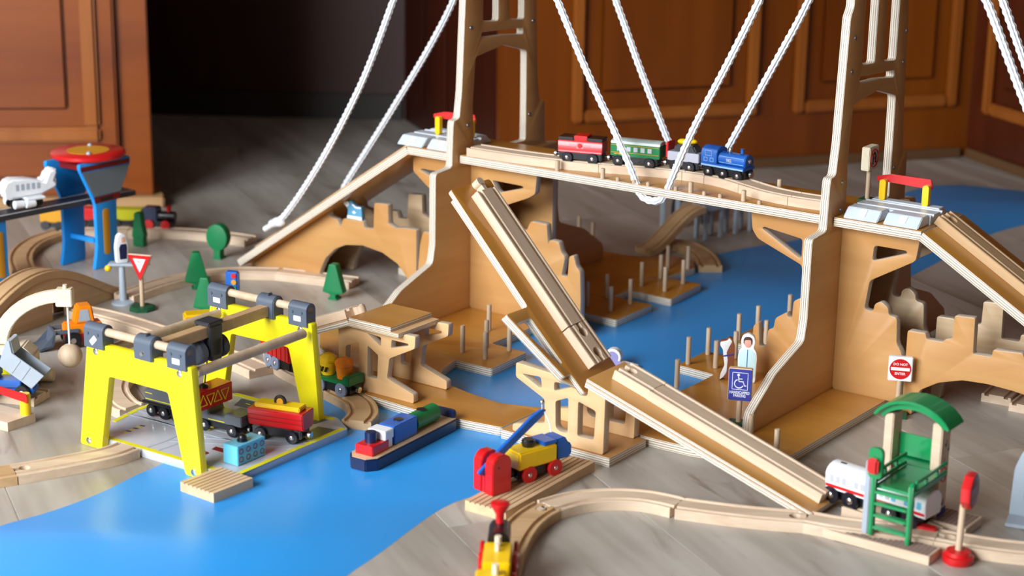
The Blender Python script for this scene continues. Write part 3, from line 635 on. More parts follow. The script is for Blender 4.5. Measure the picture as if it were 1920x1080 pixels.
mk('magnet', MB().lathe([(6, 0), (6, 3), (4, 4)], (0, 0, 24), 16), BLK, rc, None)
# light blue container on the board
pa, pb = P(447, 877, 10.4), P(499, 855, 10.4)
bc = thing('cargo_container', 'light blue cargo block with printed rings standing on the crane base board', 'toy container', ((pa.x + pb.x) / 2 - 10, (pa.y + pb.y) / 2 + 10, 10.5), ang(pa, pb))
Lb = (pb - pa).length / 2
mk('block', MB().box(-Lb, Lb, -11, 13, 0, 24), CBLU, bc, bev=.8)
for i in range(4):
    for j in range(2): mk('ring_print', MB().tube([((i - 1.5) * 12 + 3.2 * math.cos(k * math.pi / 6), -11.1, 7 + j * 10 + 3.2 * math.sin(k * math.pi / 6)) for k in range(13)], .5, 6), DRED, bc)
mk('magnet', MB().lathe([(6.5, 0), (6.5, 2.5), (5, 3)], (-4, 0, 24), 18).sph((-4, 0, 28), 5.5), BLK, bc, None, bev=0)

# grooved boards
def grooved(label, M, L, W, n, h=12):
    t = thing('grooved_board', label, 'toy platform', M=M)
    pr = []; 
    step = W / n
    pts = [(0, 0), (0, h)]
    for i in range(1, n): pts += [(i * step - .7, h), (i * step - .7, h - 1.6), (i * step + .7, h - 1.6), (i * step + .7, h)]
    pts += [(W, h), (W, 0)]
    mk('board', MB().prism(pts, 0, L, 'y'), BLOCKW, t, bev=0)
    gb = MB()
    for i in range(1, n): gb.box(i * step - .65, i * step + .65, .1, L - .1, h - 1.6, h - .5)
    mk('groove', gb, GROOVE, t)
    return t
gb_ = grooved('small grooved wooden dock board at the front corner of the yellow gantry crane', T(*P(338, 903, 12)[:2], 0, -38), 62, 56, 8, 12)
pj = P(872, 938, 12)
jb = grooved('long grooved wooden dock board under the blue-armed crane and the yellow truck wagon', T(pj.x, pj.y, 0.0, -34), 190, 56, 8, 12)

# ---------------------------------------------------------------- grey locomotive, flat wagon, red wagon on the crane board
def on(px, py, z, a, lab, cat, name, group=None):
    p = P(px, py, z); return thing(name, lab, cat, (p.x, p.y, z), a, group)
tA = -33
lo = thing('locomotive', 'dark grey wooden diesel locomotive with yellow stripes under the yellow gantry crane', 'toy locomotive', M=GM @ T(-152, 118, 10.4, 1))
chassis(lo, -32, 34); wheels(lo, (-24, -3, 19), 8.2, 13.5)
mk('running_board', MB().box(-40, 40, -16, 16, 16, 19), BLK, lo, bev=1)
b_ = mk('body', MB().prism([(-36, 19.2), (-37, 34), (-20, 37), (-20, 47), (22, 47), (22, 35), (38, 33), (38, 19.2)], -14, 14, 'y'), GREY, lo, bev=1.2)
for y in (-14.2, 14.2):
    mk('stripe', MB().box(-34, 34, y - .15, y + .15, 22, 23).box(-34, -22, y - .15, y + .15, 30, 31), LINE, b_)
    mk('window', MB().box(-12, 0, y - .2, y + .2, 38, 44), LGREY, b_)
coupler(lo, 36)
fw_ = thing('flat_wagon', 'dark grey wooden tender wagon with a low open middle between locomotive and red wagon', 'toy wagon', M=GM @ T(-66, 120, 10.4, 3))
chassis(fw_, -30, 34); wheels(fw_, (-20, 24), 8.2, 13.5)
mk('body', MB().prism([(-36, 15.2), (-36, 34), (-14, 34), (-12, 24), (12, 24), (14, 29), (40, 29), (40, 15.2)], -15, 15, 'y'), GREY, fw_, bev=1)
mk('load', MB().box(-34, -16, -10, 10, 34.1, 35.8), BLK, fw_, bev=1)
mk('stripe', MB().box(-13, 13, -15.3, -15.1, 17, 18), LINE, fw_)
coupler(fw_, 36); coupler(fw_, -32, 10, -1)
rw = thing('wagon', 'red wooden wagon with a yellow lid and black ring magnet beside the crane leg', 'toy wagon', M=GM @ T(9, 141, 10.4, 14))
chassis(rw, -34, 34, 6, 17); wheels(rw, (-21, 22), 8.2, 13.5)
rb = mk('body', MB().prism([(-12, 17.2), (-15, 22), (-16, 40), (16, 40), (15, 22), (12, 17.2)], -38, 38, 'x'), RED, rw, bev=1)
for z in (26, 32): mk('plank_line', MB().box(-37.5, 37.5, -16.1, -15.5, z, z + .7), DRED, rb)
mk('lid', MB().box(-31, 31, -10, 10, 40.1, 46), YEL2, rw, bev=1)
mk('magnet_ring', MB().tube([(6.5 * math.cos(k * math.pi / 10), 0, 48 + 6.5 * math.sin(k * math.pi / 10)) for k in range(21)], 2.2, 10).cyl((0, -1.5, 48), (0, 1.5, 48), 4.5, seg=14, m=1), (BLK, YELD), rw)
coupler(rw, 34); coupler(rw, -36, 10, -1)

# ---------------------------------------------------------------- loose track pieces on the floor
def px_path(pts, z=0.2): return [P(x, y, 12).xy.to_3d() + Vector((0, 0, z)) for x, y in pts]
track('curved track in front, under the small red and black steam engine', px_path([(925, 1180), (932, 1120), (938, 1075), (950, 1030), (975, 985), (1001, 962), (1027, 947.5)]), sock1=True, mat=BEECH2)
track('curved track in front arching beside the grooved dock board', px_path([(1028, 947), (1078, 932), (1140, 926), (1200, 928), (1245, 936), (1272, 943)]), peg0=True, peg1=False)
track('gently bent track in front running to the green station', px_path([(1273, 943.3), (1350, 954), (1430, 963), (1512, 969)]), sock1=True)
track('curved track at the left edge leading onto the crane board', px_path([(26, 881), (100, 868), (170, 855), (212, 846), (240, 835)]), sock0=True)
track('short end of track cut off by the left edge beside the crane board track', px_path([(-60, 893), (-20, 888), (25, 881)]), peg1=False, mat=BEECH2)
track('curved track looping from the crane board past the river to the green wagon', px_path([(668, 789), (682, 775), (680, 762), (673, 751), (652, 739), (630, 728)]), mat=BEECH2)
track('curved track under the red covered wagon behind the crane leg', px_path([(628, 727.6), (575, 703), (540, 685), (522, 665), (518, 648), (540, 632)]))
track('curved track at the rear left corner of the crane board, outer one', px_path([(247, 762), (232, 757), (213, 735), (214, 712), (236, 692), (270, 680)]))
track('straight track behind the crane running from the arch bridge to the right', px_path([(142, 577), (210, 590), (300, 618), (375, 645)]))
track('straight track behind the crane in front of the yellow bus', px_path([(376, 645.5), (440, 668), (490, 690)]))
track('long track in the background from the arch bridge to the castle wall', px_path([(232, 552), (300, 528), (370, 512), (440, 505), (520, 507)]))
track('track in the background passing in front of the castle arch', px_path([(522, 507), (600, 516), (630, 520), (664, 524)]))
track('brown curved track in the background left of the airport tower', px_path([(70, 540), (48, 512), (34, 478), (60, 450), (110, 434)]), mat=BEECH2)
track('track in the background under the yellow wagon', px_path([(112, 433.6), (170, 430), (240, 430)]))
track('track in the background under the black locomotive with red wheels', px_path([(242, 430), (330, 431), (400, 436), (470, 446)]))
track('pale track seen through the right castle arch, left one', [P(1868, 742, 12).xy.to_3d() + Vector((0, 0, .2)), P(1925, 690, 12).xy.to_3d() + Vector((0, 0, .2))], straight=True, sock0=False)
track('pale track seen through the right castle arch, right one', [P(1920, 760, 12).xy.to_3d() + Vector((0, 0, .2)), P(1983, 707, 12).xy.to_3d() + Vector((0, 0, .2))], straight=True, sock0=False)

# ---------------------------------------------------------------- river barge
a0, a1 = P(705, 884, 1), P(856, 806, 1); bang = ang(a0, a1); Lg = (a1 - a0).length
bg = thing('barge', 'dark blue wooden barge with a red cabin on the blue river paper', 'toy boat', (a0.x, a0.y, .25), bang)
hull = [(4, 0), (Lg, 0), (Lg + 3, 4), (Lg + 3, 38), (Lg, 42), (4, 42), (-8, 32), (-8, 10)]
mk('hull', MB().prism(hull, 0, 15), NAVY, bg, bev=1.2)
mk('hull_deck', MB().prism([(6, 1.5), (Lg + 1, 1.5), (Lg + 1, 40.5), (6, 40.5), (-6, 31), (-6, 11)], 15.05, 15.8), BLOCKW, bg)
mk('stern_board', MB().prism(rnd([(2, 15), (2, 27), (40, 27), (40, 15)], 6), Lg - 1, Lg + 3, 'x'), NAVY, bg, bev=.8)
mk('cabin', MB().box(4, 38, 8, 34, 15.9, 28), RED, bg, bev=.8)
mk('cabin_roof', MB().box(30, 48, 8, 34, 28.2, 40).box(38.2, 48, 10, 32, 16, 28.2), WHT, bg, bev=.8)
mk('funnel', MB().lathe([(7.5, 0), (7.5, 12), (6.5, 13)], (20, 22, 28.1), 20), NAVY, bg)
cb = thing('cargo_container', 'mid blue cargo block with a black disc on the barge', 'toy container', M=T(a0.x, a0.y, .25, bang) @ T(51, 21, 16.0))
mk('block', MB().box(0, 48, -12, 12, 0, 24), BLU, cb, bev=.8)
mk('magnet', MB().lathe([(6, 0), (6, .8)], (24, 0, 24.1), 18), BLK, cb)
cb = thing('cargo_drum', 'green barrel-shaped cargo block with a black disc at the barge stern', 'toy container', M=T(a0.x, a0.y, .25, bang) @ T(102, 21, 16.0))
mk('drum', MB().prism([(11.5 * math.cos(R(k * 15 + 7.5)), 11.5 + 11.5 * math.sin(R(k * 15 + 7.5))) for k in range(24)], 0, min(50, Lg - 105), 'x'), GRN, cb, bev=.6)
mk('magnet', MB().lathe([(6, 0), (6, .8)], (22, 0, 22.6), 18), BLK, cb)

# ---------------------------------------------------------------- blue-armed crane block and yellow truck wagon on the dock board
JM = T(pj.x, pj.y, 0, -34)
ck = thing('dock_crane', 'red block crane with a blue arm standing on the grooved dock board', 'toy crane', M=JM @ T(-13, 34, 12.2, -14))
prf = [(0, 0), (0, 37), (3, 43), (9, 47), (20, 47), (26, 43), (29, 37), (29, 0)]
mk('body', MB().prism(prf, 0, 14, 'x').prism(prf, 20, 34, 'x').box(14, 20, 1, 28, 0, 22), RED, ck, bev=1)
mk('arm', MB().prism(rnd([(-8, 26), (-4, 22), (4, 25), (92, 74), (96, 80), (90, 82), (74, 76), (12, 40)], 2), 14.6, 19.4, 'x'), BLU, ck, bev=.6)
mk('pin', MB().cyl((-.3, 9, 33), (34.4, 9, 33), 1.4, seg=10), DGREY, ck)
mk('arm_knob', MB().sph((17, 91, 90), 3.2).cyl((17, 91, 80), (17, 91, 88), 1.2, seg=8), CHR, ck)
mk('hook_cord', MB().tube([(19, 93, 78), (27, 94, 66), (31, 93, 56)], .9, 8), WHT, ck)
tw_ = thing('truck_wagon', 'yellow and blue wooden wagon with red wheels on the grooved dock board', 'toy wagon', M=JM @ T(21, 112, 10.6, 73))
chassis(tw_, -34, 30, 6, 18, 11); wheels(tw_, (-20, 19), 10.5, 14, 4.5, (RED, CHR), 3, 'red')
mk('body', MB().box(-36, 22, -15, 15, 18.2, 40), YEL2, tw_, bev=2)
mk('hood', MB().prism([(22.3, 18.2), (22.3, 44), (36, 45), (40, 38), (46, 34), (46, 22), (42, 18.2)], -13, 13, 'y'), BLU, tw_, bev=1.5)
mk('hood', MB().box(2, 22, -14, 14, 40.2, 45), BLU, tw_, bev=1.2)
mk('magnet', MB().lathe([(7, 0), (8, 3), (8, 7), (6.5, 9)], (-11, 0, 40.2), 18), BLK, tw_)
mk('coupling', MB().sph((-37, 0, 12), 5.5).cyl((-37, 0, 12), (-30, 0, 12), 4, seg=12), DGREY, tw_)

# ---------------------------------------------------------------- little steam engine coming out of the picture at the bottom
e0, e1 = P(938, 1075, 12), P(945, 1010, 12); ea = ang(e0, e1)
en = thing('steam_engine', 'little black and yellow wooden steam engine with a red funnel at the bottom edge', 'toy locomotive', (e0.x - 3, e0.y - 22, 9.4), ea)
chassis(en, -34, 50, 5, 15, 9)
WM['big'] = wheel_mesh((RED, CHR), 13, 4, 2.6); WM['mid'] = wheel_mesh((RED, CHR), 10, 4, 2.4)
for x, k, r_ in ((36, 'big', 13), (12, 'big', 13), (-18, 'mid', 10)):
    for s_ in (-1, 1):
        o = bpy.data.objects.new('wheel', WM[k]); place(o, en, T(x, s_ * 15.5, r_))
mk('boiler', MB().prism([(-9, 14), (-10, 24), (-10, 36), (-6, 41), (6, 41), (10, 36), (10, 24), (9, 14)], 20, 54, 'x'), BLK, en, bev=1)
mk('funnel', MB().lathe([(4, 0), (4, 8), (9, 17), (9, 19), (6, 20.5)], (46, 0, 41.1), 20), RED, en)
mk('cab', MB().box(-26, 19.7, -12.5, 12.5, 15.2, 33), YEL2, en, bev=1.2)
mk('dome', MB().cyl((10, 0, 33.2), (10, 0, 43), 3, seg=14).cyl((0, 0, 33.2), (0, 0, 40), 2.4, seg=14), PALEW, en)
td = thing('tender_wagon', 'yellow wooden tender with a red rear wheel just behind the little steam engine', 'toy wagon', (e0.x - 8, e0.y - 88, 9.4), ea + 6)
chassis(td, -30, 26, 5, 15, 9)
for x in (-14, 14):
    for s_ in (-1, 1):
        o = bpy.data.objects.new('wheel', WM['mid']); place(o, td, T(x, s_ * 15.5, 10))
mk('body', MB().box(-30, 24, -13, 13, 15.2, 31), YEL2, td, bev=1.2)
mk('dome', MB().cyl((12, -4, 31.2), (12, -4, 41), 3, seg=14), PALEW, td)

en.scale = (1.14, 1.14, 1.14); td.scale = (1.14, 1.14, 1.14)
# ---------------------------------------------------------------- green station footbridge
SM = T(397, 1864, 0, -37)
st = thing('station_bridge', 'green and wood station footbridge with ladder and arched green roof over the track', 'toy station', M=SM)
mk('front_platform', MB().prism([(-54, -15), (74, -12), (74, 20), (60, 17.5), (30, 9), (0, -4.5), (-40, -14.5), (-54, -14)], 0.2, 12), BEECH, st, bev=.6)
gm = MB()
for i in range(20):
    f = i / 20; x = -30 + i * 5.1
    ymax = (-13 + (x + 40) * .36) if x < 0 else min(-4.5 + x * .44, 17)
    for j in range(14):
        y = -11.5 + j * 3.0
        if y + 2.4 < ymax: gm.box(x, x + 4.2, y, y + 2.3, 12, 12.4)
o = mk('tread_print', gm, BEIGEP, st); o['kind'] = 'stuff'
mk('rear_platform', MB().prism([(-44, 82), (74, 82), (74, 128), (-44, 128)], 0.2, 12), BEECH, st, bev=.6)
gm = MB()
for i in range(22):
    for j in range(13): gm.box(-40 + i * 5.1, -40 + i * 5.1 + 4.2, 85 + j * 3.1, 87.4 + j * 3.1, 12, 12.4)
o = mk('tread_print', gm, BEIGEP, st); o['kind'] = 'stuff'
mk('pillar', MB().box(-34, -23, 86, 110, 12.4, 132), BEECH, st, bev=1.2)
pl_ = mk('pillar', MB().box(24, 36, 86, 110, 12.4, 132), BEECH, st, bev=1.2)
nz = MB()
for (y, z, r_) in ((92, 128, 2.4), (104, 120, 2), (98, 104, 2.2), (106, 96, 1.8), (93, 40, 2), (100, 28, 2.4), (96, 82, 1.6)):
    nz.lathe([(r_, 0), (r_, .3)], seg=10, axis='x', c=(36.05, y, z)); nz.box(36.05, 36.3, y + r_ * .6, y + r_, z, z + 6)
mk('printed_notes', nz, NAVY, pl_)
ring = MB().tube([(36.2, 98 + 7 * math.cos(k * math.pi / 9), 66 + 9 * math.sin(k * math.pi / 9)) for k in range(19)], .9, 6)
mk('printed_speed_ring', ring, RED, pl_)
text('30', 9, BLK, pl_, T(36.2, 98, 66) @ SID @ Matrix.Rotation(0, 4, 'Z'), 'printed_number')
mk('printed_patch', MB().box(36.05, 36.3, 88, 110, 13, 22), PLATB, pl_)
# roof
ro = []
for k in range(13):
    a = R(25 + 130 * k / 12); ro.append((1 + 51 * math.cos(a), 112 + 43 * math.sin(a)))
ri = [(1 + 47 * math.cos(R(25 + 130 * k / 12)), 112 + 39 * math.sin(R(25 + 130 * k / 12))) for k in range(12, -1, -1)]
mk('roof', MB().prism(ro + ri, 78, 118, 'y'), GRN2, st, bev=.8)
ri2 = [(1 + 42 * math.cos(R(30 + 120 * k / 12)), 110 + 33 * math.sin(R(30 + 120 * k / 12))) for k in range(12, -1, -1)]
mk('roof_rib', MB().prism([(1 + 46.5 * math.cos(R(28 + 124 * k / 12)), 111.5 + 38.5 * math.sin(R(28 + 124 * k / 12))) for k in range(13)] + ri2, 84, 88, 'y').prism([(1 + 46.5 * math.cos(R(28 + 124 * k / 12)), 111.5 + 38.5 * math.sin(R(28 + 124 * k / 12))) for k in range(13)] + ri2, 110, 114, 'y'), GRN2, st, bev=.5)
# deck, railings, ladder
mk('walkway', MB().box(-3, 45, 6, 84, 70, 74).box(-22.2, 23.8, 84.2, 112, 70, 74), GRN2, st, bev=.8)
for x in (-5.5, 43):
    mk('railing', MB().box(x, x + 3.5, 2, 84, 74.2, 79).box(x, x + 3.5, 6.3, 84, 86, 90).box(x, x + 3.5, 6.3, 10, 79, 86).box(x, x + 3.5, 30, 34, 79, 86).box(x, x + 3.5, 58, 62, 79, 86), GRN2, st, bev=.8)
mk('back_rail', MB().box(-22, 23, 110.3, 113, 74.2, 100), GRN2, st, bev=.8)
mk('back_panel', MB().box(-22, 23, 104, 107, 76, 104), GRN2, st, bev=.8)
for x in (-4, 40):
    mk('ladder_rail', MB().prism([(-2, 12.5), (-2, 84), (2, 88), (6, 88), (6, 12.5)], x, x + 5, 'x'), GRN2, st, bev=1)
for z in (22, 37, 52, 66): mk('rung', MB().box(1.2, 39.8, -2, 6, z, z + 3.4), GRN2, st, bev=.6)
mk('signal_post', MB().box(-12, -5, -1, 5, 12.5, 104), LGREY, st, bev=1)
mk('signal_lamp', MB().box(-7, 6, -10, -2.5, 92, 111), RED, st, bev=2.5)
mk('signal_head', MB().prism(rnd([(-9, 84), (-9, 122), (8, 122), (8, 84)], 7), -2.2, 3.8, 'y'), GRN2, st, bev=.8)
track('switch track between the two platforms of the green station', px_path([(1514, 969.5), (1570, 980), (1640, 988), (1700, 993), (1757, 1003)]), peg0=False, peg1=False)
track('track branch leading from the ramp end under the white coach', [(SM @ Vector((a, b, 0))) + Vector((0, 0, .28)) for a, b in ((-60, 70), (-20, 66), (20, 60), (48, 50))], peg0=False)
track('track at the right edge behind the red stop sign', px_path([(1758, 1003.3), (1830, 1016), (1900, 1026), (1990, 1032)]), sock0=True)
mk('red_tongue', MB().prism(rnd([(0, 0), (24, 0), (26, 5), (22, 10), (2, 10)], 2), 0, 3), RED, None, None).matrix_world = T(*(P(1712, 990, 12) * S)[:2], .0124, -26)
tag(bpy.data.objects['red_tongue'], 'small red switch piece lying on the track right of the green ladder', 'toy part')

st.scale = (1, 1, .93)
# white coach
cA = thing('passenger_coach', 'white passenger coach with a red stripe at the foot of the drawbridge ramp', 'toy coach', M=SM @ T(-21, 66, 9.6, -7))
for x in (-40, 30):
    mk('bogie', MB().box(x - 24, x + 24, -11, 11, 5, 16), BLK, cA, bev=2)
wheels(cA, (-58, -32, 20, 46), 10.5, 14, 5.5, (TYRE, CHR), 4.4, 'coach')
cb_ = mk('body', MB().prism([(-15, 17), (-16.5, 21), (-16.5, 36)] + arc(0, 36, 16.5, 180, 0, 10, 11) + [(16.5, 21), (15, 17)], -66, 66, 'x'), WHT, cA, bev=.8)
wm = MB(); rs = MB()
for s_ in (-1, 1):
    rs.box(-65, 65, min(s_ * 16.6, s_ * 16.9), max(s_ * 16.6, s_ * 16.9), 20.5, 24)
    for i in range(15):
        if i % 4 == 3: continue
        x = -60 + i * 8.2
        mk('window', MB().prism(rnd([(x, 27), (x + 5.6, 27), (x + 5.6, 35.5), (x, 35.5)], 1.5), min(s_ * 16.55, s_ * 16.8), max(s_ * 16.55, s_ * 16.8), 'y'), CBLU if i > 9 else BOARD, cb_)
mk('stripe', rs, RED, cb_)
text('TA', 13, BLK, cb_, T(-6, 2, 47.1, 180), 'roof_lettering', bold=.25, sx=1.4)
mk('roof_mark', MB().box(-56, -48, -3, 0, 46.2, 47.3), BLK, cb_)
coupler(cA, -62, 13, -1)

# ---------------------------------------------------------------- signs
def sign_base(t, w=26, col=None, h=5): mk('base', MB().box(-w / 2, w / 2, -w * .4, w * .4, 0, h), col or DGRN, t, bev=.8)
p = P(1797, 1056, 0); p.y += 4
s1 = thing('stop_sign', 'red octagonal toy stop sign on a round red base', 'toy sign', (p.x, p.y, .2), 0)
mk('base', MB().lathe([(16, 0), (17, 2), (17, 8), (14, 9), (13, 13), (4, 14)], seg=28), RED, s1)
mk('pole', MB().cyl((0, 0, 14), (1, 0, 66), 3.6, seg=14), DOWEL, s1)
M8 = T(1, 0, 84, 28) @ Matrix.Rotation(R(90), 4, 'X')
oc = [(20 * math.cos(R(22.5 + 45 * k)), 20 * math.sin(R(22.5 + 45 * k))) for k in range(8)]
pn = plate('panel', oc, 10, RED, s1, T(1, -2, 84, 62) @ UPR, r=0, bev=.5)
plate('panel_face', [(a * .93, b * .93) for a, b in oc], .5, DRED, pn, T(0, 0, 10.05), r=0, bev=.05)  # face in darker red: the shade on this side is painted in
text('STOP', 11, BOARD, pn, T(0, 0, 10.5), 'sign_lettering', bold=.2)
q = PB(1380, 803, 12)
s2 = thing('parking_sign', 'blue handicapped parking toy sign on a dark green base', 'toy sign', M=BM @ T(-29, -205, 12.3, 22))
sign_base(s2, 26); mk('pole', MB().cyl((0, 0, 5), (0, 0, 34), 3.6, seg=14), DOWEL, s2)
pn = mk('panel', MB().box(-15, 15, -4.5, 4.5, 34, 77), PLYS, s2, bev=1)
fc = mk('panel_face', MB().prism(rnd([(-14.3, 34.8), (14.3, 34.8), (14.3, 76.2), (-14.3, 76.2)], 1.5), -4.9, -4.55, 'y'), PLATB, pn)
bd = MB(); 
for a, b, c_, d_ in ((-10, -9.4, 49, 72), (9.4, 10, 49, 72), (-10, 10, 71.4, 72), (-10, 10, 49, 49.6)): bd.box(a, b, -5.1, -4.9, c_, d_)
bd.cyl((-2.2, -5.1, 68.6), (-2.2, -4.9, 68.6), 1.7, seg=12)
bd.tube([(-2, -5, 66.5), (-1.2, -5, 60), (4, -5, 60), (6, -5, 54.5), (8.2, -5, 55)], .75, 6).tube([(-1.6, -5, 63.5), (3, -5, 63.5)], .6, 6)
bd.tube([(-2 + 5.6 * math.cos(R(a)) + .8, -5, 57 + 5.6 * math.sin(R(a))) for a in range(110, 345, 15)], .7, 6)
mk('wheelchair_symbol', bd, WHT, pn)
text('HANDICAPPED\nPARKING', 5.2, WHT, pn, T(0, -5, 43) @ UPR, 'sign_lettering', bold=.12, sx=.72)
q = P(1690, 748, 0)
s3 = thing('no_entry_sign', 'white square toy sign with a red disc reading DO NOT ENTER', 'toy sign', (q.x - 20, q.y - 70, .2), -12)
sign_base(s3, 26); mk('pole', MB().cyl((0, 0, 5), (0, 0, 50), 3.4, seg=14), DOWEL, s3)
pn = mk('panel', MB().box(-15.5, 15.5, -4, 4, 50, 83), WHT, s3, bev=1)
mk('red_disc', MB().cyl((0, -4.1, 66.5), (0, -4.4, 66.5), 13.8, seg=32), RED, pn)
mk('white_bar', MB().box(-12, 12, -4.7, -4.45, 64.6, 68.8), WHT, pn)
text('DO NOT', 4.6, WHT, pn, T(0, -4.5, 73) @ UPR, 'sign_lettering', bold=.08); text('ENTER', 4.6, WHT, pn, T(0, -4.5, 60.2) @ UPR, 'sign_lettering', bold=.08)
s4 = thing('no_u_turn_sign', 'square wooden toy sign with a no U-turn ring beside the right bridge tower', 'toy sign', M=BM @ T(-5, 82, 256.2, 92))
sign_base(s4, 24, h=4); mk('pole', MB().cyl((0, 0, 4), (0, 0, 44), 3.2, seg=14), DOWEL, s4)
pn = mk('panel', MB().box(-15, 15, -6, 6, 44, 76), PALEW, s4, bev=1)
mk('ring', MB().tube([(12 * math.cos(k * math.pi / 12), -6.2, 60 + 12 * math.sin(k * math.pi / 12)) for k in range(25)], 1, 6).tube([(-8, -6.3, 68), (8, -6.3, 52)], .9, 6), RED, pn)
mk('arrow_symbol', MB().tube([(-4, -6.1, 52), (-4, -6.1, 64), (0, -6.1, 68), (4, -6.1, 64), (4, -6.1, 54)], 1.4, 6), BLK, pn)
q = P(265, 584, 0)
s5 = thing('yield_sign', 'red and white triangular toy yield sign on a dark green base', 'toy sign', (q.x, q.y + 10, .2), -14)
mk('base', MB().lathe([(21, 0), (21, 4), (18, 6)], seg=8), DGRN, s5)
mk('pole', MB().cyl((0, 0, 6), (0, 0, 50), 3.4, seg=14), DOWEL, s5)
pn = plate('panel', [(-20, 88), (20, 88), (0, 46)], 7, PALEW, s5, T(0, 3, 0) @ UPR, r=2)
plate('red_border', [(-19.4, 87.5), (19.4, 87.5), (0, 46.8)], .5, RED, pn, T(0, 0, 7.05), holes=[[(-10.5, 82), (10.5, 82), (0, 60)]], r=1, bev=.05)
plate('white_field', [(-10.3, 81.9), (10.3, 81.9), (0, 60.3)], .5, WHT, pn, T(0, 0, 7.05), r=1, bev=.05)
text('YIELD', 4.5, RED, pn, T(0, 77, 7.6), 'sign_lettering')

# figures: flat painted wooden cut-outs
def cutout(label, M, layers, cat='toy figure', name='wooden_figure', th=8):
    t = thing(name, label, cat, M=M); first = None
    for nm, pts, mat, z, hh, r_ in layers:
        if first is None: first = plate(nm, pts, th, mat, t, T(0, th / 2, 0) @ UPR, r=r_, bev=.6)
        else: plate(nm, pts, hh, mat, first, T(0, 0, th + z), r=r_, bev=.05)
    return t
cutout('flat wooden person figure in a pale hooded coat behind the blue parking sign', BM @ T(-105, -47, 12.3, 20), [
    ('body', [(-12, 0), (-12, 8), (-13, 34), (-12, 44), (-8, 49), (-10, 58), (-8, 66), (0, 70), (8, 66), (10, 58), (8, 49), (12, 44), (13, 34), (12, 8), (12, 0)], WHT, 0, 0, 3),
    ('coat', [(-11, 8), (-12, 34), (-10, 43), (-5, 47), (5, 47), (10, 43), (12, 34), (11, 8)], CBLU if 0 else paint('pale_aqua', (196, 232, 236), .5), 0.05, .4, 2),
    ('hair', [(-6, 55), (-6, 62), (-3, 65), (3, 65), (6, 62), (6, 55), (0, 50)], paint('dark_hair', (70, 40, 36), .6), .05, .4, 2),
    ('face', [(-4.8, 54), (-4.5, 60), (4, 61), (4.8, 54), (2, 50), (-2, 50)], SKIN, .5, .4, 2),
    ('zip', [(-.5, 10), (-.5, 47), (.5, 47), (.5, 10)], BLU, .5, .3, 0)])
cutout('flat white and brown wooden figure beside the person in the hooded coat', BM @ T(-133, -58, 12.3, 30), [
    ('body', [(-8, 0), (-2, 4), (4, 0), (12, 2), (12, 48), (8, 60), (4, 62), (1, 58), (-8, 56), (-9, 50), (-4, 44), (-3, 34), (-1, 22), (-6, 10)], BRN, 0, 0, 2),
    ('white_fur', [(-7, 1), (-2, 5), (2, 12), (3, 30), (1, 40), (4, 48), (8, 56), (4, 61), (1, 57), (-8, 55), (-8, 50), (-4, 44), (-3, 34), (-1, 22), (-6, 10)], WHT, .05, .4, 2),
    ('harness', [(-3, 34), (11, 37), (11, 39), (-3, 36)], PLATB, .5, .4, 0)])
cutout('flat blue and white wooden polar figure standing on the left castle wall', BM @ T(-850, 6, 110, 4), [
    ('body', [(-14, 5), (-12, 20), (-20, 27), (-20, 31), (-12, 33), (-6, 35), (-2, 30), (4, 26), (14, 26), (16, 5)], paint('mid_blue', (90, 156, 192), .5), 0, 0, 3),
    ('snow_band', [(-14, 5), (-13, 10), (15, 10), (16, 5)], WHT, .05, .4, 1),
    ('snow_head', [(-20, 27), (-20, 31), (-12, 33), (-9, 28), (-13, 23)], WHT, .05, .4, 1),
    ('snow_back', [(-2, 30), (4, 26), (14, 26), (14, 23.5), (3, 23), (-4, 28)], WHT, .05, .4, 1),
    ('snow_patch', [(-4, 16), (0, 19), (4, 16), (0, 13)], WHT, .05, .4, 0)])
wq = PB(1150, 672, 12)
wl = thing('white_toy_piece', 'small white and lilac rounded toy piece behind the foot of the raised drawbridge leaf', 'toy part', M=T(*P(1158, 690, 0)[:2], 1.1, -20))
LIL = paint('lilac', (150, 140, 186), .4)
mk('body', MB().prism(arc(-8, 14, 12, 200, -30, 12) + [(28, 4), (28, 0), (-16, 0)], 0, 12, 'y'), WHT, wl, bev=.8)
mk('lilac_face', MB().prism(arc(-8, 14, 8.5, 200, -30, 12) + [(24, 2), (-12, 2)], -.6, -.1, 'y'), LIL, wl)

# ---------------------------------------------------------------- train on the bridge deck
def deck(px, py): return PB(px, py, 266)
def dk_thing(name, label, cat, u, v, a): return thing(name, label, cat, M=BM @ T(u, v, 265.4, a))
c1 = dk_thing('caboose', 'red wooden caboose with black roof ends on the bridge deck', 'toy wagon', -421, 11, 17)
chassis(c1, -32, 32, 5, 15); wheels(c1, (-19, 19), 8, 13)
b_ = mk('body', MB().prism([(-14, 15.2), (-14, 30), (-12, 33), (12, 33), (14, 30), (14, 15.2)], -33, 33, 'x'), RED, c1, bev=.6)
mk('cupola', MB().box(-10, 10, -12, 12, 33.1, 40), RED, c1, bev=.6)
mk('roof', MB().box(-33, -10.3, -14, 14, 33.2, 37.5), BLK, c1, bev=.8); mk('roof', MB().box(10.3, 33, -14, 14, 33.2, 37.5), BLK, c1, bev=.8)
mk('white_print', MB().box(-32, 32, -14.4, -14.1, 16.5, 18).box(-16, -5, -14.4, -14.1, 25, 27.5).box(5, 16, -14.4, -14.1, 25, 27.5).box(-5, 5, -14.4, -14.1, 22, 24).box(-5, 5, -14.4, -14.1, 29, 31), paint('pink_print', (236, 150, 160), .4), b_)
mk('round_print', MB().cyl((0, -14.5, 26), (0, -14.8, 26), 3.6, seg=16), RED, b_)
coupler(c1, 34); coupler(c1, -34, 10, -1)
c2 = dk_thing('passenger_coach', 'green wooden passenger coach with a pale roof on the bridge deck', 'toy coach', -343, 37, 13)
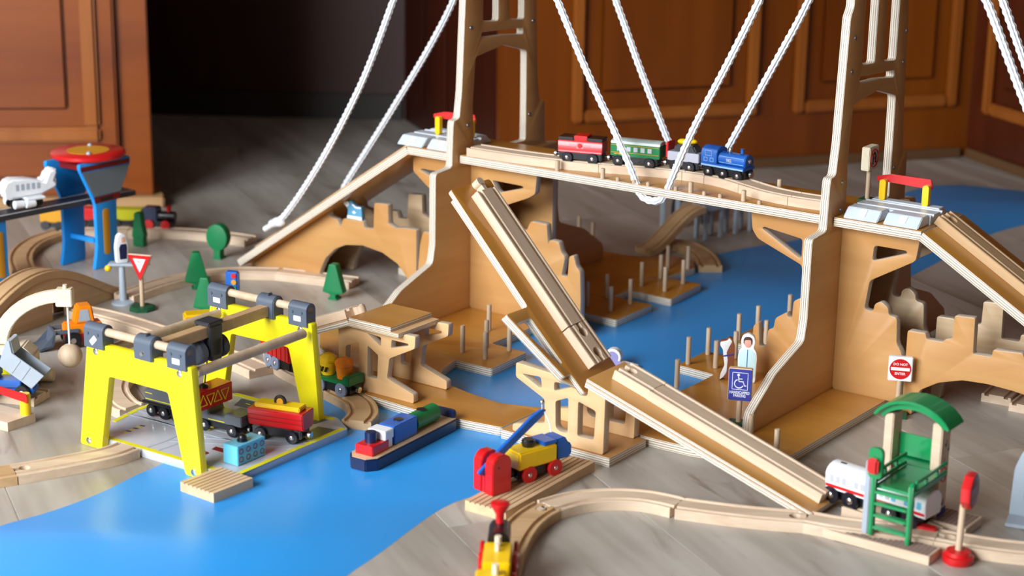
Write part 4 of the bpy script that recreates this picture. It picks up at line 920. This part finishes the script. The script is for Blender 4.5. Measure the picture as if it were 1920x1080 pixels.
chassis(c2, -33, 33, 5, 15); wheels(c2, (-25, 22), 8, 13); mk('underframe', MB().box(-10, 10, -13, 13, 5, 13), BLK, c2, bev=3)
b_ = mk('body', MB().box(-37, 37, -14, 14, 15.2, 33), GRN, c2, bev=.6)
mk('roof', MB().prism([(-14, 33.2), (-13, 36.5), (-7, 38.5), (7, 38.5), (13, 36.5), (14, 33.2)], -37, 37, 'x'), paint('pale_green_roof', (190, 206, 200), .4), c2, bev=.6)
for i in range(5): mk('window', MB().box(-27 + i * 10.5 + (4 if i else 0), -21 + i * 10.5 + (4 if i else 0), -14.4, -14.1, 23, 29.5), BOARD, b_)
mk('gold_line', MB().box(-36, 36, -14.4, -14.1, 20.5, 21.1).box(-36, 36, -14.4, -14.1, 31, 31.6), YELD, b_)
mk('crest_print', MB().prism([(-32, 19.5), (-20, 19.5), (-22, 17.5), (-26, 18.6), (-30, 17.5)], -14.4, -14.1, 'y'), YELD, b_)
coupler(c2, 36); coupler(c2, -36, 10, -1)
c3 = dk_thing('tender_wagon', 'silver wooden wagon with a dark load and yellow lumps behind the blue locomotive', 'toy wagon', -274, 57, 6)
chassis(c3, -22, 24, 5, 15); wheels(c3, (-12, 11), 8, 13)
mk('body', MB().box(-24, 25, -14, 14, 15.2, 28), paint('silver', (178, 180, 194), .35, metal=.2), c3, bev=.8)
mk('load', MB().prism([(-17, 28.1), (-14, 38), (14, 38), (20, 28.1)], -11, 11, 'y'), DGREY, c3, bev=2)
mk('yellow_lump', MB().sph((-6, 0, 41), 7, 0, 12, (1.3, 1, .6)).sph((7, 2, 42), 6, 0, 12, (1.3, 1, .6)), YEL2, c3)
mk('end_board', MB().box(-27.5, -24.2, -12, 12, 18, 40), RED, c3, bev=.6)
coupler(c3, 26)
c4 = dk_thing('locomotive', 'blue wooden steam locomotive leading the train on the bridge deck', 'toy locomotive', -206, 53, -4)
chassis(c4, -32, 36, 5, 15); wheels(c4, (-22, 2, 26), 8, 13)
mk('running_board', MB().box(-35, 36, -14.5, 14.5, 15.2, 20), BLU, c4, bev=.6)
mk('cab', MB().prism([(-14, 20.2), (-14, 34), (-12, 39), (-5, 42.5), (5, 42.5), (12, 39), (14, 34), (14, 20.2)], -35, -9, 'x'), BLU, c4, bev=.6)
mk('boiler', MB().prism([(-9, 20.2), (-11.5, 24), (-11.5, 30), (-8, 35), (0, 37), (8, 35), (11.5, 30), (11.5, 24), (9, 20.2)], -8.8, 36, 'x'), BLU, c4, bev=1)
pm_ = MB().box(-34, 35, -14.9, -14.6, 15.8, 18).box(-6, 34, -11.9, -11.6, 23, 23.6).box(-6, 34, -11.4, -11.1, 31.5, 32.1)
for a, b, c_, d_ in ((-30, -24, 22, 27), (-20, -14, 22, 27), (-28, -17, 30, 37)): pm_.box(a, b, -14.4, -14.1, c_, c_ + .6).box(a, b, -14.4, -14.1, d_, d_ + .6).box(a, a + .6, -14.4, -14.1, c_, d_).box(b - .6, b, -14.4, -14.1, c_, d_)
mk('white_print', pm_, paint('sky_print', (150, 190, 230), .4), c4)
text('982', 6, BOARD, c4, T(10, -12, 27) @ UPR, 'printed_number', bold=.15)
mk('funnel', MB().lathe([(2.4, 0), (2.4, 6), (3.2, 7)], (24, 0, 37), 12), BLU, c4); mk('dome', MB().lathe([(2.6, 0), (2.6, 4), (1.5, 6)], (4, 0, 37), 12), CHR, c4)
mk('smokebox_knob', MB().sph((37, 0, 28), 3.4, 0, 12, (.6, 1, 1)), CHR, c4)
coupler(c4, 34); coupler(c4, -36, 10, -1)
# ---------------------------------------------------------------- airport tower, runway, aeroplane
AM = T(-687, 2947, 0, -35)
at_ = thing('airport_tower', 'bright blue toy airport tower with red disc roof in front of the wooden cabinet', 'toy tower', M=AM)
PNL = [(-8, .3), (-3, 22), (0, 40), (0, 108), (-4, 120), (-30, 172), (-30, 182), (80, 180), (80, 168), (54, 120), (46, 110), (44, .3)]
for u, dv in ((-7, 0), (-71, -14)):
    p_ = plate('side_panel', [(a + dv, b) for a, b in PNL], 7, LBLU, at_, T(u, 0, 0) @ SID, r=4, bev=.8)
    if dv == 0:
        mk('red_band', MB().prism([(-28, 169), (-28, 177), (78, 176), (78, 168)], 7, 7.6), DRED, p_)
        mk('grey_window', MB().prism([(-26, 167), (76, 166), (55, 124), (-3, 124)], 7, 7.6), paint('window_grey', (120, 136, 146), .3), p_)
        mk('red_band', MB().prism([(-3, 123), (55, 123), (51, 112), (-1, 112)], 7, 7.6), DRED, p_)
        mk('black_panel', MB().box(10, 38, 114, 120, 7.6, 8), BLK, p_)
        plate('orange_strip', [(14, 22), (14, 100), (28, 100), (28, 22)], .6, YELD, p_, T(0, 0, 7.05), r=6, bev=.05)
mk('cross_bar', MB().box(-63.8, -7.2, -2, 6, 44, 52), LBLU, at_, bev=.8)
mk('cross_bar', MB().box(-63.8, -7.2, 34, 42, 96, 107), LBLU, at_, bev=.8)
mk('roof_beam', MB().box(-63.8, -7.2, -18, 0, 168, 178).box(-63.8, -7.2, 50, 64, 168, 178), DRED, at_, bev=.8)
mk('foot', MB().box(-6, 0, -2, 52, -.0, 0.25), YELD, at_)
dc = Vector(AM.inverted() @ P(165, 284, 190))
mk('disc_hub', MB().cyl((-36, dc.y if 0 else 25, 178.2), (-36, 25, 184), 12, seg=20), RED, at_)
rd_ = mk('disc_roof', MB().lathe([(58, 0), (61, 3), (61, 8), (58, 10)], (dc.x, dc.y, 182.2), 40), RED, at_)
mk('disc_centre', MB().lathe([(35, 0), (35, .6)], (dc.x, dc.y, 192.3), 36), YELD, rd_)
mk('bolt', MB().sph((dc.x - 24, dc.y + 26, 193), 4).sph((dc.x + 26, dc.y - 22, 193), 4), LGREY, rd_)
rwM = AM @ T(-35, 40, 107.2, -6.5)
rwy = thing('runway', 'dark grey toy runway deck passing through the blue airport tower', 'toy runway', M=rwM)
mk('deck', MB().box(-21, 21, -330, 60, 0.3, 9), DGREY, rwy, bev=1)
mk('runway_line', MB().box(-19, -17, -325, 55, 9, 9.3).box(17, 19, -325, 55, 9, 9.3), WHT, rwy)
bm_ = thing('runway_support', 'blue toy runway support with an orange strip at the left edge of the picture', 'toy support', M=AM @ T(-52, -165, 0, 0))
mk('leg', MB().prism(rnd([(-16, .3), (-14, 20), (-14, 107.5), (14, 107.5), (14, 20), (16, .3)], 2), -20, 10, 'x'), LBLU, bm_, bev=1)
plate('orange_strip', [(-6, 14), (-6, 90), (6, 90), (6, 14)], .6, YELD, bm_, T(10.05, 0, 0) @ SID, r=5, bev=.05)
pa_ = P(52, 386, 117.6)
ap = thing('aeroplane', 'white wooden toy aeroplane standing on the dark runway deck', 'toy aeroplane', (pa_.x, pa_.y, 117.6), 38)
mk('fuselage', MB().prism([(-44, 22), (-46, 34), (-40, 46), (-28, 50), (0, 47), (26, 40), (34, 56), (46, 60), (50, 54), (44, 40), (50, 32), (42, 26), (20, 18), (-34, 16)], -13, 13, 'y'), WHT, ap, bev=4, segs=3)
mk('wing', MB().box(-12, 22, -26, 26, 14, 18.5), WHT, ap, bev=2)
for x, y in ((-26, -19), (-8, -22), (-26, 19)): mk('engine', MB().cyl((x - 5, y, 9), (x + 12, y, 9), 7, 6, 16), WHT, ap, bev=1)
for i in range(5): mk('window', MB().box(-24 + i * 9, -19 + i * 9, -13.5, -13.1, 30, 40), LGREY, ap)
for x in (-26, 16):
    for y in (-8, 8): mk('wheel', MB().cyl((x, y - 3, 7), (x, y + 3, 7), 6.8, seg=16), BLK, ap, bev=.8)
mk('axle_block', MB().box(-28, 18, -6, 6, 6, 14.2), BLK, ap, bev=1)

# ---------------------------------------------------------------- trees
def tree(label, px, py, outline, th=13, rz=-20, mat=None, sc=1.0):
    q = P(px, py, 0); t = thing('toy_tree', label, 'toy tree', (q.x, q.y + 5, .3), rz, 'green wooden toy trees')
    plate('crown', [(a * sc, b * sc) for a, b in outline], th, mat or TREE, t, T(0, th / 2, 0) @ UPR, r=2.5, bev=1)
    mk('stump', MB().box(-8 * sc, 8 * sc, -th / 2 - 1.5, th / 2 + 1.5, 0, 3), mat or TREE, t, bev=.6)
PINE = [(-5, 0), (-5, 9), (-19, 12), (-6, 60), (6, 60), (19, 12), (5, 9), (5, 0)]
tree('slim dark green column-shaped toy tree beside the blue airport tower', 262, 462, [(-11, 0), (-10, 12), (-12, 20), (-8, 40), (-6, 60), (6, 60), (8, 40), (12, 20), (10, 12), (11, 0)], 14)
tree('round-crowned green toy tree on a short trunk left of the castle ramp', 410, 486, [(-6, 0), (-6, 16)] + [(20 * math.sin(R(a)), 38 - 23 * math.cos(R(a))) for a in range(-25, -336, -25)] + [(6, 16), (6, 0)], 16)
tree('green pine-shaped toy tree behind the gantry crane, the upper of two', 368, 542, PINE, 14, 10)
tree('green pine-shaped toy tree just in front of its twin, partly behind the gantry crane', 386, 592, PINE, 14, -10)
tree('green pine-shaped toy tree standing alone in front of the castle arch', 627, 562, PINE, 15, -22, sc=.96)
tree('dark green toy tree cut off by the left edge beside the cream crane arm', 1, 664, [(-10, 0), (-14, 20), (-8, 44), (8, 44), (14, 20), (10, 0)], 14, mat=DGRN)

# ---------------------------------------------------------------- signal post with figure, traffic light
q = P(228, 574, 0)
sp = thing('signal_post', 'light grey toy signal post with a small platform and yellow lamp', 'toy post', (q.x, q.y + 14, .3), 0)
mk('base', MB().lathe([(18, 0), (18, 3), (9, 6)], seg=24), LGREY, sp)
mk('pole', MB().cyl((0, 0, 5), (0, 0, 62), 6, 4.6, 16), LGREY, sp)
mk('platform', MB().box(-20, 20, -9, 9, 62, 66), LGREY, sp, bev=1)
mk('lamp', MB().sph((-20, -6, 58), 5.5), YEL2, sp)
mk('arm', MB().box(20, 44, -3, 3, 62, 67), PALEW, sp, bev=.8)
cutout('small wooden figure in white and navy standing on the grey signal post', T(q.x, q.y + 14, 66.6, 35), [
    ('body', [(-9, 0), (-10, 26), (-8, 36), (-6, 44), (0, 48), (6, 44), (8, 36), (10, 26), (9, 0)], WHT, 0, 0, 3),
    ('navy_suit', [(-4, 6), (-5, 24), (-2, 30), (7, 30), (8, 24), (7, 6)], NAVY, .05, .4, 1),
    ('face', [(-1, 33), (-1, 41), (5, 41), (6, 33)], SKIN, .05, .4, 1)], th=9)
q = P(438, 586, 0)
tl = thing('traffic_light', 'blue toy traffic light with red and yellow lamps behind the gantry crane', 'toy traffic light', (q.x, q.y, .3), -12)
sign_base(tl, 22); mk('pole', MB().cyl((0, 0, 5), (0, 0, 36), 3.2, seg=12), DOWEL, tl)
hd = mk('housing', MB().box(-10, 10, -6, 6, 34, 66), BLU, tl, bev=2)
for z, m_ in ((60, RED), (50, YELD), (40, GRN)): mk('lamp', MB().cyl((4, -6.2, z), (4, -7, z), 4, seg=16), m_, hd)

# ---------------------------------------------------------------- building vehicles at the left
q = P(150, 648, 0)
bd_ = thing('bulldozer', 'orange toy bulldozer with a grey front bucket and red base', 'toy vehicle', (q.x, q.y + 6, .3), 205)
mk('chassis', MB().box(-36, 24, -12, 12, 6, 18), RED, bd_, bev=1)
mk('body', MB().box(-30, 24, -12, 12, 18.2, 34), ORG, bd_, bev=2)
cabm = mk('cab', MB().prism([(-20, 34.2), (-16, 60), (4, 60), (10, 34.2)], -12, 12, 'y'), ORG, bd_, bev=2)
for y in (-12.4, 12.1): mk('window', MB().prism([(-13, 38), (-10, 55), (1, 55), (4, 38)], y, y + .3, 'y'), LGREY, cabm)
for x in (-20, 14):
    for y in (-15, 15): mk('wheel', MB().cyl((x, y - 4, 12), (x, y + 4, 12), 12, seg=20).cyl((x, y - 4.3, 12), (x, y + 4.3, 12), 5, seg=14, m=1), (BLK, CHR), bd_, bev=.8)
mk('bucket_arm', MB().box(4, 40, -15.5, -12.3, 22, 28).box(4, 40, 12.3, 15.5, 22, 28), CLAMP, bd_, bev=1)
mk('bucket', MB().prism([(38, 28), (42, 6), (64, 1), (66, 4), (46, 9), (42, 28)], -20, 20, 'y').prism([(40, 26), (42, 6), (64, 2)], -20, -18, 'y').prism([(40, 26), (42, 6), (64, 2)], 18, 20, 'y'), CLAMP, bd_, bev=.5)

q = P(28, 742, 0)
wc = thing('wrecking_crane', 'cream wooden toy crane with a curved arm and a hanging wooden ball', 'toy crane', (q.x - 12, q.y + 20, .3), 0)
mk('body', MB().prism([(-44, 4), (-44, 58), (20, 62), (34, 50), (34, 4)], -2, 34, 'y'), PALEW, wc, bev=2)
mk('yellow_side', MB().box(-43, 33, -2.6, -2.1, 22, 50).box(34.1, 34.6, 2, 30, 18, 40), LINE, wc)
mk('track_roller', MB().cyl((20, 40, 9), (50, 40, 9), 9, seg=18), PALEW, wc, bev=1)
cxa, cza = 78, 60
ao = [(cxa + 100 * math.cos(R(a)) , cza + 78 * math.sin(R(a))) for a in range(178, 88, -8)]
ai = [(cxa + 80 * math.cos(R(a)), cza + 62 * math.sin(R(a))) for a in range(90, 180, 8)]
mk('arm', MB().prism(ao + ai, 8, 20, 'y'), PALEW, wc, bev=1)
mk('arm_head', MB().box(66, 88, 6, 22, 116, 140), PALEW, wc, bev=1)
mk('pin', MB().cyl((78, 14, 140), (78, 14, 145), 3, seg=12), PALEW, wc)
mk('cord', MB().cyl((80, 14, 60), (80, 14, 116), 1.5, seg=8), WHT, wc)
mk('wooden_ball', MB().sph((80, 14, 46), 16.5, 0, 28), DOWEL, wc)

track('short track under the grey dump truck at the left edge', px_path([(-40, 727), (20, 731), (78, 738)]), mat=BEECH)
q = P(30, 745, 12)
dt = thing('dump_truck', 'blue toy dump truck with its light grey tipper tilted up at the left edge', 'toy vehicle', (q.x - 8, q.y + 8, 12.4), 176)
mk('chassis', MB().box(-34, 40, -11, 11, 6, 14), BLU, dt, bev=1)
mk('deck', MB().box(-18, 42, -13, 13, 14.2, 24), BLU, dt, bev=1)
mk('cab', MB().box(14, 44, -14, 14, 24.2, 52), BLU, dt, bev=2)
for x in (-20, 28):
    for y in (-14, 14): mk('wheel', MB().cyl((x, y - 4, 9.5), (x, y + 4, 9.5), 9.5, seg=20).cyl((x, y - 4.4, 9.5), (x, y + 4.4, 9.5), 4, seg=12, m=1), (BLK, CHR), dt, bev=.8)
tpM = T(-33, 0, 15) @ Matrix.Rotation(R(-36), 4, 'Y') @ Matrix.Scale(.84, 4)
tp_ = mk('tipper', MB().prism([(0, 0), (-4, 30), (56, 30), (70, 44), (74, 40), (62, 0)], -19, -16.5, 'y').prism([(0, 0), (-4, 30), (56, 30), (70, 44), (74, 40), (62, 0)], 16.5, 19, 'y').box(0, 62, -16.5, 16.5, 0, 3).prism([(59, 0), (53, 30), (68, 44), (74, 40), (62, 0)], -16.5, 16.5, 'y'), LGREY, dt, tpM, bev=.6)
mk('tipper_rib', MB().box(20, 23, -19.8, -19.2, 3, 28).box(38, 41, -19.8, -19.2, 3, 28).box(20, 23, 19.2, 19.8, 3, 28).box(38, 41, 19.2, 19.8, 3, 28), LGREY, tp_)
qa, qb = P(-20, 797, 0), P(30, 810, 0)
lc = thing('level_crossing', 'wooden level crossing board with a yellow post and red bar at the left edge', 'toy crossing', (qb.x - 10, qb.y, .2), ang(qa, qb))
mk('board', MB().prism([(-150, 0), (0, 0), (4, 44), (-150, 44)], 0, 12), BEECH, lc, bev=0, label='wooden crossing board')
mk('post', MB().lathe([(7, 12), (7, 38), (6, 40)], (-4, 36, 0), 20), YEL2, lc)
mk('gate_bar', MB().prism([(-120, 40), (-120, 49), (6, 43), (8, 38), (8, 30), (3, 31)], 28, 28.9, 'y'), RED, lc, bev=.8)

# school bus and the two wagons right of the crane
q = P(392, 628, 0)
bs = thing('toy_bus', 'yellow toy bus with dark windows behind the gantry crane', 'toy vehicle', (q.x, q.y, .3), 18)
b_ = mk('body', MB().box(-36, 36, -14, 14, 8, 36), YEL2, bs, bev=2.5)
mk('roof_line', MB().box(-35, 35, -14.5, -14.1, 31, 33), ORG, b_)
for i in range(5): mk('window', MB().box(-32 + i * 13.5, -22 + i * 13.5, -14.5, -14.1, 20, 29), NAVY, b_)
for x in (-22, 22):
    for y in (-12, 12): mk('wheel', MB().cyl((x, y - 3.5, 8), (x, y + 3.5, 8), 8, seg=18).cyl((x, y - 3.8, 8), (x, y + 3.8, 8), 3.6, seg=12, m=1), (BLK, CHR), bs, bev=.6)
gA = ang(P(605, 728, 9), P(655, 742, 9))
q = P(645, 731, 9)
gw = thing('wagon', 'green low wagon carrying a yellow barrel and an orange barrel', 'toy wagon', (q.x - 8, q.y - 9, 9.4), gA)
chassis(gw, -34, 32, 5, 17); wheels(gw, (-20, 19), 10, 13.5, 4, (paint('wheel_grey', (128, 142, 168), .35), CHR), 4, 'silver')
mk('body', MB().prism([(-34, 17.2), (-34, 28), (-22, 28), (-18, 22), (20, 22), (24, 30), (34, 30), (34, 17.2)], -15, 15, 'y'), GRN, gw, bev=.8)
coupler(gw, 32, 11)
for nm, x, m_, lb in (('yellow', -14, YEL2, 'yellow lumpy-lidded toy barrel with black stripes on the green wagon'), ('orange', 11, ORG, 'orange lumpy-lidded toy barrel on the green wagon')):
    k = thing('toy_barrel', lb, 'toy barrel', M=T(q.x - 8, q.y - 9, 9.4, gA) @ T(x * 1.15, 0, 22.3), group='barrels on the green wagon')
    mk('barrel', MB().lathe([(9.5, 0), (10.5, 8), (12, 17)], seg=12), m_, k, bev=.4)
    mk('lid', MB().lathe([(13, 17.1), (13.5, 22), (9, 26), (5, 29)], seg=7), m_, k, bev=1)
    if nm == 'yellow': mk('stripe', MB().prism([(-9, 6), (-6, 6), (-3, 13), (-6, 13)], -11.8, -10, 'y').prism([(-3, 6), (0, 6), (3, 13), (0, 13)], -12.4, -11, 'y').prism([(3, 6), (6, 6), (9, 13), (6, 13)], -11.8, -10, 'y'), BLK, k)
rA = ang(P(530, 686, 9), P(575, 707, 9)) ; q = P(560, 694, 9)
cw = thing('wagon', 'red covered toy wagon with silver wheels, partly behind the rear crane leg', 'toy wagon', (q.x - 20, q.y + 6, 9.4), rA)
chassis(cw, -34, 32, 5, 17); wheels(cw, (-20, -2), 10, 13.5, 4, None, 4, 'silver')
b_ = mk('body', MB().prism([(-36, 17.2), (-40, 26), (-38, 42), (34, 42), (34, 17.2)], -15, 15, 'y'), RED, cw, bev=2)
for i in range(6): mk('rib', MB().box(-32 + i * 11, -29 + i * 11, -15.8, -15.1, 19, 40), RED, b_, bev=.3)

# ---------------------------------------------------------------- far train at the left
def far(px, py, name, lab, col, L, H, rz, wm, cat='toy wagon'):
    q = P(px, py, 10); t = thing(name, lab, cat, (q.x, q.y, 9.4), rz)
    chassis(t, -L / 2, L / 2, 5, 14); 
    for x in (-L * .28, L * .28):
        for y in (-13, 13): mk('wheel', MB().cyl((x, y - 2.5, 8.5), (x, y + 2.5, 8.5), 8.5, seg=18), wm, t, bev=.6)
    if name != 'locomotive': mk('body', MB().box(-L / 2, L / 2, -14, 14, 14.2, H), col, t, bev=1.5)
    return t
far(104, 428, 'wagon', 'ochre yellow wagon at the tail of the blurred train behind the airport tower', YELD, 46, 36, -6, BLK)
far(168, 424, 'wagon', 'dark red wagon of the blurred train behind the airport tower legs', RED, 30, 36, -3, BLK)
far(240, 424, 'wagon', 'yellow-green wagon of the blurred train right of the airport tower', paint('yellow_green', (188, 186, 14), .4), 58, 34, -3, BLK)
bl = far(300, 426, 'locomotive', 'black wooden steam locomotive with red wheels in the blurred background', BLK, 54, 34, -10, RED, 'toy locomotive')
mk('cab', MB().box(-28, 0, -13, 13, 14.2, 38), NAVY, bl, bev=2); mk('boiler', MB().cyl((0, 0, 22), (30, 0, 22), 9, seg=18), BLK, bl, bev=1); mk('funnel', MB().lathe([(4, 30), (4, 36), (6, 40)], (18, 0, 0), 14), RED, bl)

# ---------------------------------------------------------------- arched wooden bridge track, left
fa, fb = P(-70, 668, 0), P(226, 556, 0); aL = (fb - fa).length
ab_ = thing('arch_bridge', 'brown humped wooden bridge track with an arched opening at the left', 'toy bridge', (fa.x, fa.y, .2), ang(fa, fb))
def hz(x): return 12 + 68 * max(0, math.sin(math.pi * min(1, max(0, (x + 8) / (aL + 16))))) ** 1.35
top = [(x, hz(x)) for x in [aL * i / 24 for i in range(25)]]
oa = [(aL * .60 + 17 * math.cos(R(a)), 14 + 26 * math.sin(R(a))) for a in range(0, 181, 20)]
mk('span', MB().prism([(a, b - 12) for a, b in top if a < aL * .5] + [(aL * .5, hz(aL * .5) - 12)] + [(aL * .5, 0)] + [(0, 0)] if 0 else [(0, 0)] + top[:], 0, 0.001, 'y') if 0 else MB().sweep([Vector((a, 20, b - 12)) for a, b in top], TP), BEECH2, ab_)
for y0, y1 in ((2, 10), (30, 38)):
    plate('side_panel', [(0, -.1)] + [(a, b - 12.3) for a, b in top[1:-1]] + [(aL, -.1), (aL * .60 + 17, -.1)] + oa + [(aL * .60 - 17, -.1)], 8, BEECH2, ab_, T(0, y1, .2) @ UPR, r=0, bev=.3)

# ---------------------------------------------------------------- grey viaduct and ramp beyond the bridge
va, vb = P(1322, 452, 0), P(1400, 436, 0)
vd = thing('viaduct', 'grey plastic toy viaduct standing beyond the bridge deck', 'toy bridge', (va.x, va.y, .2), ang(va, vb))
for i in range(4): mk('leg', MB().box(i * 38, i * 38 + 7, 0, 7, 0, 52).box(i * 38, i * 38 + 7, 23, 30, 0, 52), LGREY, vd, bev=1)
mk('beam', MB().box(-6, 130, -2, 32, 52.2, 66), STEEL if 0 else LGREY, vd, bev=1.5)
mk('deck_track', MB().box(-6, 130, 2, 28, 66.2, 72), DGREY, vd, bev=1)
ra_, rb_ = P(1205, 478, 0), P(1310, 396, 62)
rp_ = thing('ramp_track', 'brown wooden ramp track climbing to the grey viaduct beyond the bridge', 'toy track', (0, 0, 0), 0)
pth = []
for i in range(13):
    t = i / 12; p = Vector((ra_.x, ra_.y, 0)).lerp(Vector((rb_.x, rb_.y, 0)), t); p.z = 62 * (1 - math.cos(math.pi * t)) / 2 + .3; pth.append(p)
mk('track', MB().sweep(pth, TP), BEECH2, rp_)
q = P(1240, 424, 0)
ar_ = thing('arch_support', 'grey plastic arched toy track support below the rope loop', 'toy support', (q.x + 14, q.y - 14, .2), 10)
mk('leg', MB().box(-17, -11, -8, 8, 0, 62), LGREY, ar_, bev=1); mk('leg', MB().box(11, 17, -8, 8, 0, 62), LGREY, ar_, bev=1)
mk('head', MB().box(-17, 17, -8, 8, 62.2, 70), LGREY, ar_, bev=1)
q = P(1285, 440, 0)
tn = thing('tunnel_piece', 'dark toy tunnel piece under the blurred ramp beyond the bridge', 'toy tunnel', (q.x + 14, q.y + 85, .2), -10)
mk('block', MB().prism(arc(0, 30, 34, 180, 0, 10) + [(34, 0), (22, 0)] + arc(0, 24, 22, 0, 180, 8) + [(-22, 0), (-34, 0)], 0, 60, 'y'), DGREY, tn, bev=.5)
track('brown curved track in the background behind the right dowel pier', px_path([(1332, 498), (1322, 476), (1290, 456), (1250, 452)]), mat=BEECH2)

# ---------------------------------------------------------------- grey arched panel at the right edge
q = P(1892, 972, 0)
ga = thing('garage_panel', 'pale grey arched toy panel with a blue outline at the right edge of the picture', 'toy building', (q.x, q.y + 4, .2), -22)
plate('panel', [(0, 0), (2, 60), (10, 82), (28, 94), (60, 98), (92, 94), (110, 82), (118, 60), (120, 0)], 6, LGREY, ga, T(0, 6, 0) @ UPR, r=6, bev=1)
bl_ = MB().tube([(16, -.4, 26), (18, -.4, 60), (26, -.4, 76), (44, -.4, 82), (76, -.4, 82), (94, -.4, 76), (102, -.4, 60), (104, -.4, 26), (96, -.4, 22), (24, -.4, 22), (16, -.4, 26)], .9, 6)
mk('blue_outline', bl_, BLU, ga)
mk('brown_print', MB().box(24, 96, -.6, -.1, 10, 50), paint('print_brown', (70, 50, 52), .5), ga)
mk('red_print', MB().box(24, 96, -.9, -.6, 10, 11.4).box(24, 96, -.9, -.6, 30, 31.4), RED, ga)
mk('floor_edge', MB().box(0, 120, -30, -.4, 0, 4), LGREY, ga, bev=1)
